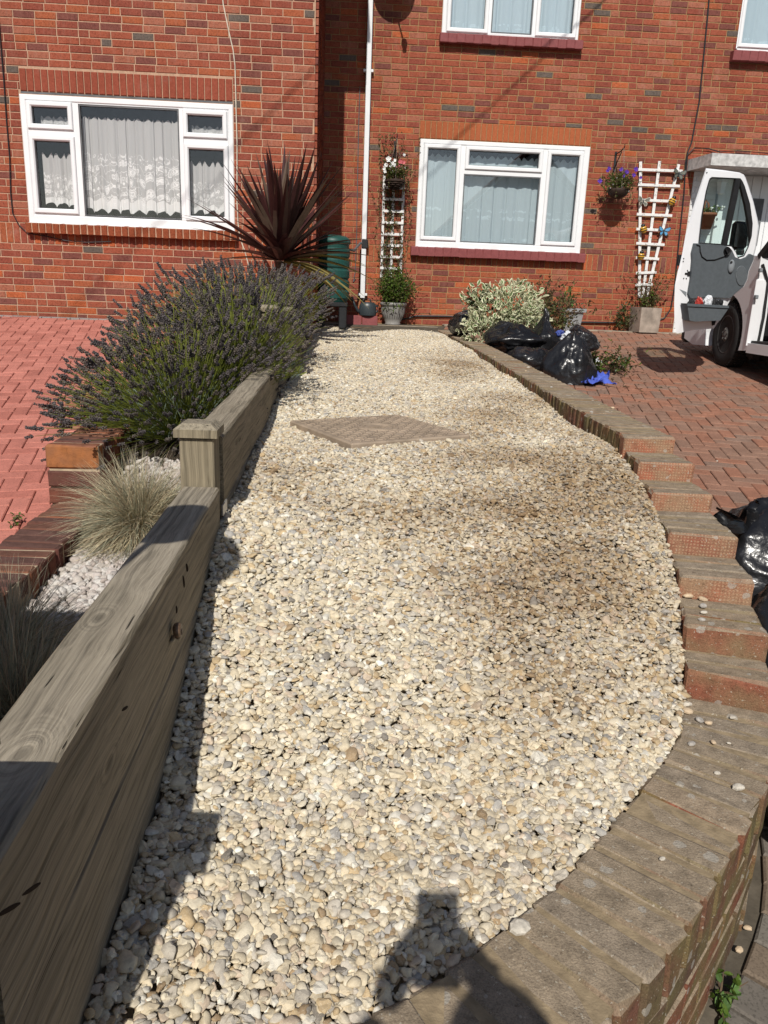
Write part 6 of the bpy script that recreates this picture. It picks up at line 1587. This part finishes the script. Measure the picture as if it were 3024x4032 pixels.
side([(3.2,-.42),(6.60,-.42),(6.60,1.22),(3.2,1.22)], XB, XB+.06, 'side_panel', vw); side([(3.2,-.42),(6.60,-.42),(6.60,1.22),(3.2,1.22)], XB+1.91, XB+1.97, 'side_panel', vw)
side([(6.60,-.46),(8.05,-.46),(8.05,.50),(6.60,.50)], XB+1.91, XB+1.97, 'door', vw)
MB().box((XB+.985, 3.2, .4), (1.9, .06, 1.65), bev=.02).build('rear_doors', vw, VAN)
MB().box((XB+.985, 5.6, -.47), (1.5, 5.6, .12)).build('chassis', vd, VAN)
def wheel(x, y, z, outward, steer=0):
    R = Matrix.Rotation(steer, 3, 'Z') @ Matrix.Rotation(-math.pi/2*outward, 3, 'Y'); c = (x, y, z)
    # lathe axis local z points outwards
    T = MB().lathe([(.20,-.19),(.30,-.2),(.335,-.185),(rw,-.16),(rw,-.03),(.335,-.005),(.30,.008),(.235,.004),(.205,-.012)], c, 40, R=R).build('tyre', tyre_m, VAN, smooth=True)
    tr = MB()
    for k in range(44):
        a = 2*math.pi*k/44
        for q in (-.155,-.115,-.07,-.028): 
            p = R @ Vector(((rw+.002)*math.cos(a+q*.6), (rw+.002)*math.sin(a+q*.6), q)); tr.box(p+Vector(c), (.014, .036, .032), R @ Matrix.Rotation(a+q*.6, 3, 'Z'))
    tr.build('tread', tyre_m, T, kind='stuff')
    mb = MB().lathe([(.212,-.16),(.208,-.012),(.20,-.006),(.19,-.02),(.165,-.045),(.11,-.03),(.085,-.02),(.07,-.005),(0,-.004)], c, 30, R=R)
    rm = mb.build('rim', rim_m, T, smooth=True); ho = MB()
    for k in range(10):
        a = 2*math.pi*k/10; ho.ball(Vector(c)+R @ Vector((.142*math.cos(a), .142*math.sin(a), -.040)), (.022,.022,.022), 8, 6)
    ho.build('rim_hole', vk, rm)
    nb_ = MB()
    for k in range(5):
        a = 2*math.pi*k/5; nb_.lathe([(.011,-.02),(.011,.012),(0,.014)], Vector(c)+R @ Vector((.055*math.cos(a), .055*math.sin(a), -.006)), 6, R=R)
    nb_.build('wheel_nuts', rim_m, rm)
wheel(XB+.02, cyw, czw, 1, rad(-3)); wheel(XB+1.95, cyw, czw, -1); 
wheel(XB+.04, 4.9, zR(4, 4.9)+rw, 1); wheel(XB+1.93, 4.9, zR(4, 4.9)+rw, -1)
MB().tube([(XB+.22, cyw-.02, czw+.48)] + [(XB+.22, cyw+.41*math.cos(t), czw+.41*math.sin(t)) for t in [rad(k) for k in range(90, 215, 12)]], .10, 8).build('arch_liner', vk, VAN)

# ------------------------------------------------------------------ outside the frame: sources of shadows and reflections in view; the globe post is made up
A = Vector((1.361, YR, 2.023)); B = Vector((3.164, YR, 3.737)); up = -LD/LD.z*-1
up = Vector((-math.sin(SUN_AZ), -math.cos(SUN_AZ), math.tan(SUN_EL)))
A2, B2 = A+up*5, B+up*2.9; E0 = A2+(B2-A2)*2.38; E0.y = YR; P0 = A2+(B2-A2)*-5.0
PW = thing('telegraph_pole', 'wooden telegraph pole behind the photographer carrying the house wire', 'pole', (P0.x, P0.y, -1.95))
MB().tube([(P0.x, P0.y, -1.95), (P0.x, P0.y, P0.z+.3)], [.13, .09], 10).build('pole', bark, PW)
mb = MB().tube([P0+(E0-P0)*(k/24)-Vector((0,0,.0)) for k in range(25)], .011, 6); tag(mb.build('overhead_wire', blk), 'overhead telephone wire slanting down to the right house', 'wire')
globe_post = thing('shadow_globe', 'unseen round globe on a thin post, added to cast a shadow on the near sleeper', 'lantern', (-.53, .72, -1.0))  # made-up globe on a post, unseen, added for the rounded shadow on the sleeper
MB().tube([(-.53,.72,-1.02), (-.53,.72,.30)], .009, 8).build('post', blk, globe_post); MB().ball((-.53,.72,.38), (.10,.10,.11), 16, 12).build('globe', mat('caster_globe', (.7,.7,.66,1), .3, .5), globe_post, smooth=True)
OH = thing('opposite_house', 'pale rendered house with a gabled roof across the road behind the photographer', 'house', (10, -24, -2))
ren = mat('pale_render', (.62,.62,.58,1), .9, .2, .1, 3)
MB().box((10, -26.5, .6), (10.4, 5, 5.2)).build('wall', ren, OH); MB().slab([(4.8,-23.99,3.2),(15.2,-23.99,3.2),(10,-23.99,7.9)], (0,1,0), 5.0).build('gable', ren, OH)
MB().slab([(4.4,-23.7,2.95),(10,-23.7,8.1),(15.6,-23.7,2.95),(15.6,-23.7,3.15),(10,-23.7,8.35),(4.4,-23.7,3.15)], (0,1,0), 5.6).build('roof', tile, OH)
for x in (7.6, 12.4):
    for z in (-.4, 1.9): MB().box((x, -23.97, z), (1.8, .06, 1.2)).build('window', upvc, OH)
# ------------------------------------------------------------------ the photographer (just behind the camera; only the shadow is in the picture)
skin = mat('skin', (.45,.27,.19,1), .5, .4, .1, 20); shirt = mat('navy_tshirt', (.03,.04,.08,1), .85, .2, .15, 30); jeans = mat('denim', (.06,.085,.14,1), .85, .2, .2, 40); hair_m = mat('brown_hair', (.05,.03,.02,1), .7, .3, .3, 60); shoe = mat('black_shoe', (.02,.02,.022,1), .5, .4)
gzp = -1.60
PER = thing('person', 'person in navy t-shirt and jeans holding a phone up in both hands', 'person', (.06, -.52, gzp))
def skinned(name, verts, edges, root, m, parent, sub=2):
    me = bpy.data.meshes.new(name); me.from_pydata([v[0] for v in verts], edges, []); o = put(name, me, None)
    md = o.modifiers.new('skin', 'SKIN'); md.use_smooth_shade = True
    for i, v in enumerate(verts):
        s = me.skin_vertices[0].data[i]; rr = v[1]; s.radius = rr if isinstance(rr, tuple) else (rr, rr); s.use_root = (i == root)
    sb = o.modifiers.new('sub', 'SUBSURF'); sb.levels = sub; sb.render_levels = sub
    bpy.context.view_layer.update(); dg = bpy.context.evaluated_depsgraph_get()
    me2 = bpy.data.meshes.new_from_object(o.evaluated_get(dg)); o.modifiers.clear(); o.data = me2
    me2.materials.clear(); 
    for mm in (m if isinstance(m, list) else [m]): me2.materials.append(mm)
    if parent: plink(o, parent)
    return o
px_, py_ = .06, -.50
V = [((px_,py_,-.72),(.15,.11)),((px_,py_+.01,-.55),(.145,.105)),((px_,py_+.02,-.38),(.16,.115)),((px_,py_+.01,-.22),(.155,.10)),((px_,py_+.03,-.12),(.055,.06)),((px_,py_+.05,-.02),(.055,.065)),((px_,py_+.07,.06),(.078,.095)),((px_,py_+.065,.15),(.062,.082)),
     ((px_-.17,py_+.02,-.20),.058),((px_-.33,py_+.08,-.42),.045),((px_-.22,py_+.29,-.26),.040),((px_-.125,py_+.42,-.135),.030),
     ((px_+.17,py_+.02,-.20),.058),((px_+.24,py_+.06,-.42),.042),((px_+.15,py_+.30,-.25),.034),((px_+.075,py_+.42,-.135),.026),
     ((px_-.10,py_,-.84),.098),((px_-.11,py_+.01,-1.18),.066),((px_-.12,py_-.02,gzp+.08),.044),((px_-.12,py_+.08,gzp+.04),.04),
     ((px_+.10,py_,-.84),.098),((px_+.11,py_+.01,-1.18),.066),((px_+.12,py_-.02,gzp+.08),.044),((px_+.12,py_+.08,gzp+.04),.04)]
E_ = [(0,1),(1,2),(2,3),(3,4),(4,5),(5,6),(6,7),(3,8),(8,9),(9,10),(10,11),(3,12),(12,13),(13,14),(14,15),(0,16),(16,17),(17,18),(18,19),(0,20),(20,21),(21,22),(22,23)]
bd = skinned('body', V, E_, 0, [skin, shirt, jeans, shoe], PER)
for p in bd.data.polygons:
    c = p.center; arm = abs(c.x-px_) > .17 or c.y > py_+.13
    p.material_index = 3 if c.z < gzp+.10 else 2 if c.z < -.70 else (1 if (c.z < -.13 and not (arm and (c.z < -.34 or c.y > py_+.12))) else 0)
MB().ball((px_, py_+.055, .115), (.085,.105,.10), 18, 12).build('hair', hair_m, PER, smooth=True)
fc = MB().ball((px_, py_+.165, .035), (.016,.026,.024), 10, 8)
for s in (-1, 1): fc.ball((px_+s*.083, py_+.06, .05), (.012,.022,.034), 8, 8)
fc.build('nose_and_ears', skin, PER, smooth=True)
for s in (-1, 1): MB().ball((px_+s*.033, py_+.155, .075), (.013,.008,.009), 8, 6).build('eye', mat('eye_white', (.7,.7,.68,1), .3, .5), PER, smooth=True)
MB().ball((px_, py_+.155, -.005), (.026,.010,.007), 8, 6).build('mouth', mat('lips', (.35,.13,.11,1), .5, .4), PER, smooth=True)
for s in (-1, 1):
    hx = .020+s*.040; w = Vector((px_+(.075 if s > 0 else -.125), py_+.42, -.135)); Vh = [(w, .026), (Vector((hx+s*.028, -.055, -.115)), (.030,.016)), (Vector((hx+s*.022, -.040, -.095)), (.032,.015))]
    Eh = [(0,1),(1,2)]; base = 2
    for k in range(4):
        z = -.062-.021*k; n = len(Vh); L = (.9, 1.0, .95, .8)[k]
        Vh += [(Vector((hx+s*.016, -.036, z)), .0088), (Vector((hx+s*.010, -.024+.002*k, z+.002)), .0082), (Vector((hx+s*(.010-.020*L), -.004, z+.004)), .0075), (Vector((hx+s*(.010-.034*L), -.002, z+.006)), .0065)]
        Eh += [(base, n), (n, n+1), (n+1, n+2), (n+2, n+3)]
    n = len(Vh); Vh += [(Vector((hx+s*.012, -.045, -.085)), .012), (Vector((hx-s*.004, -.034, -.065)), .010), (Vector((hx-s*.018, -.032, -.050)), .008)]; Eh += [(1, n), (n, n+1), (n+1, n+2)]
    skinned('hand', Vh, Eh, 0, skin, PER, 1)
PH = MB().box((.020, -.021, -.062), (.073, .008, .150), Matrix.Rotation(rad(-14), 3, 'X'), bev=.003).build('phone', blk)
tag(PH, 'black phone held upright in both hands of the photographer', 'phone')
bpy.context.view_layer.update()
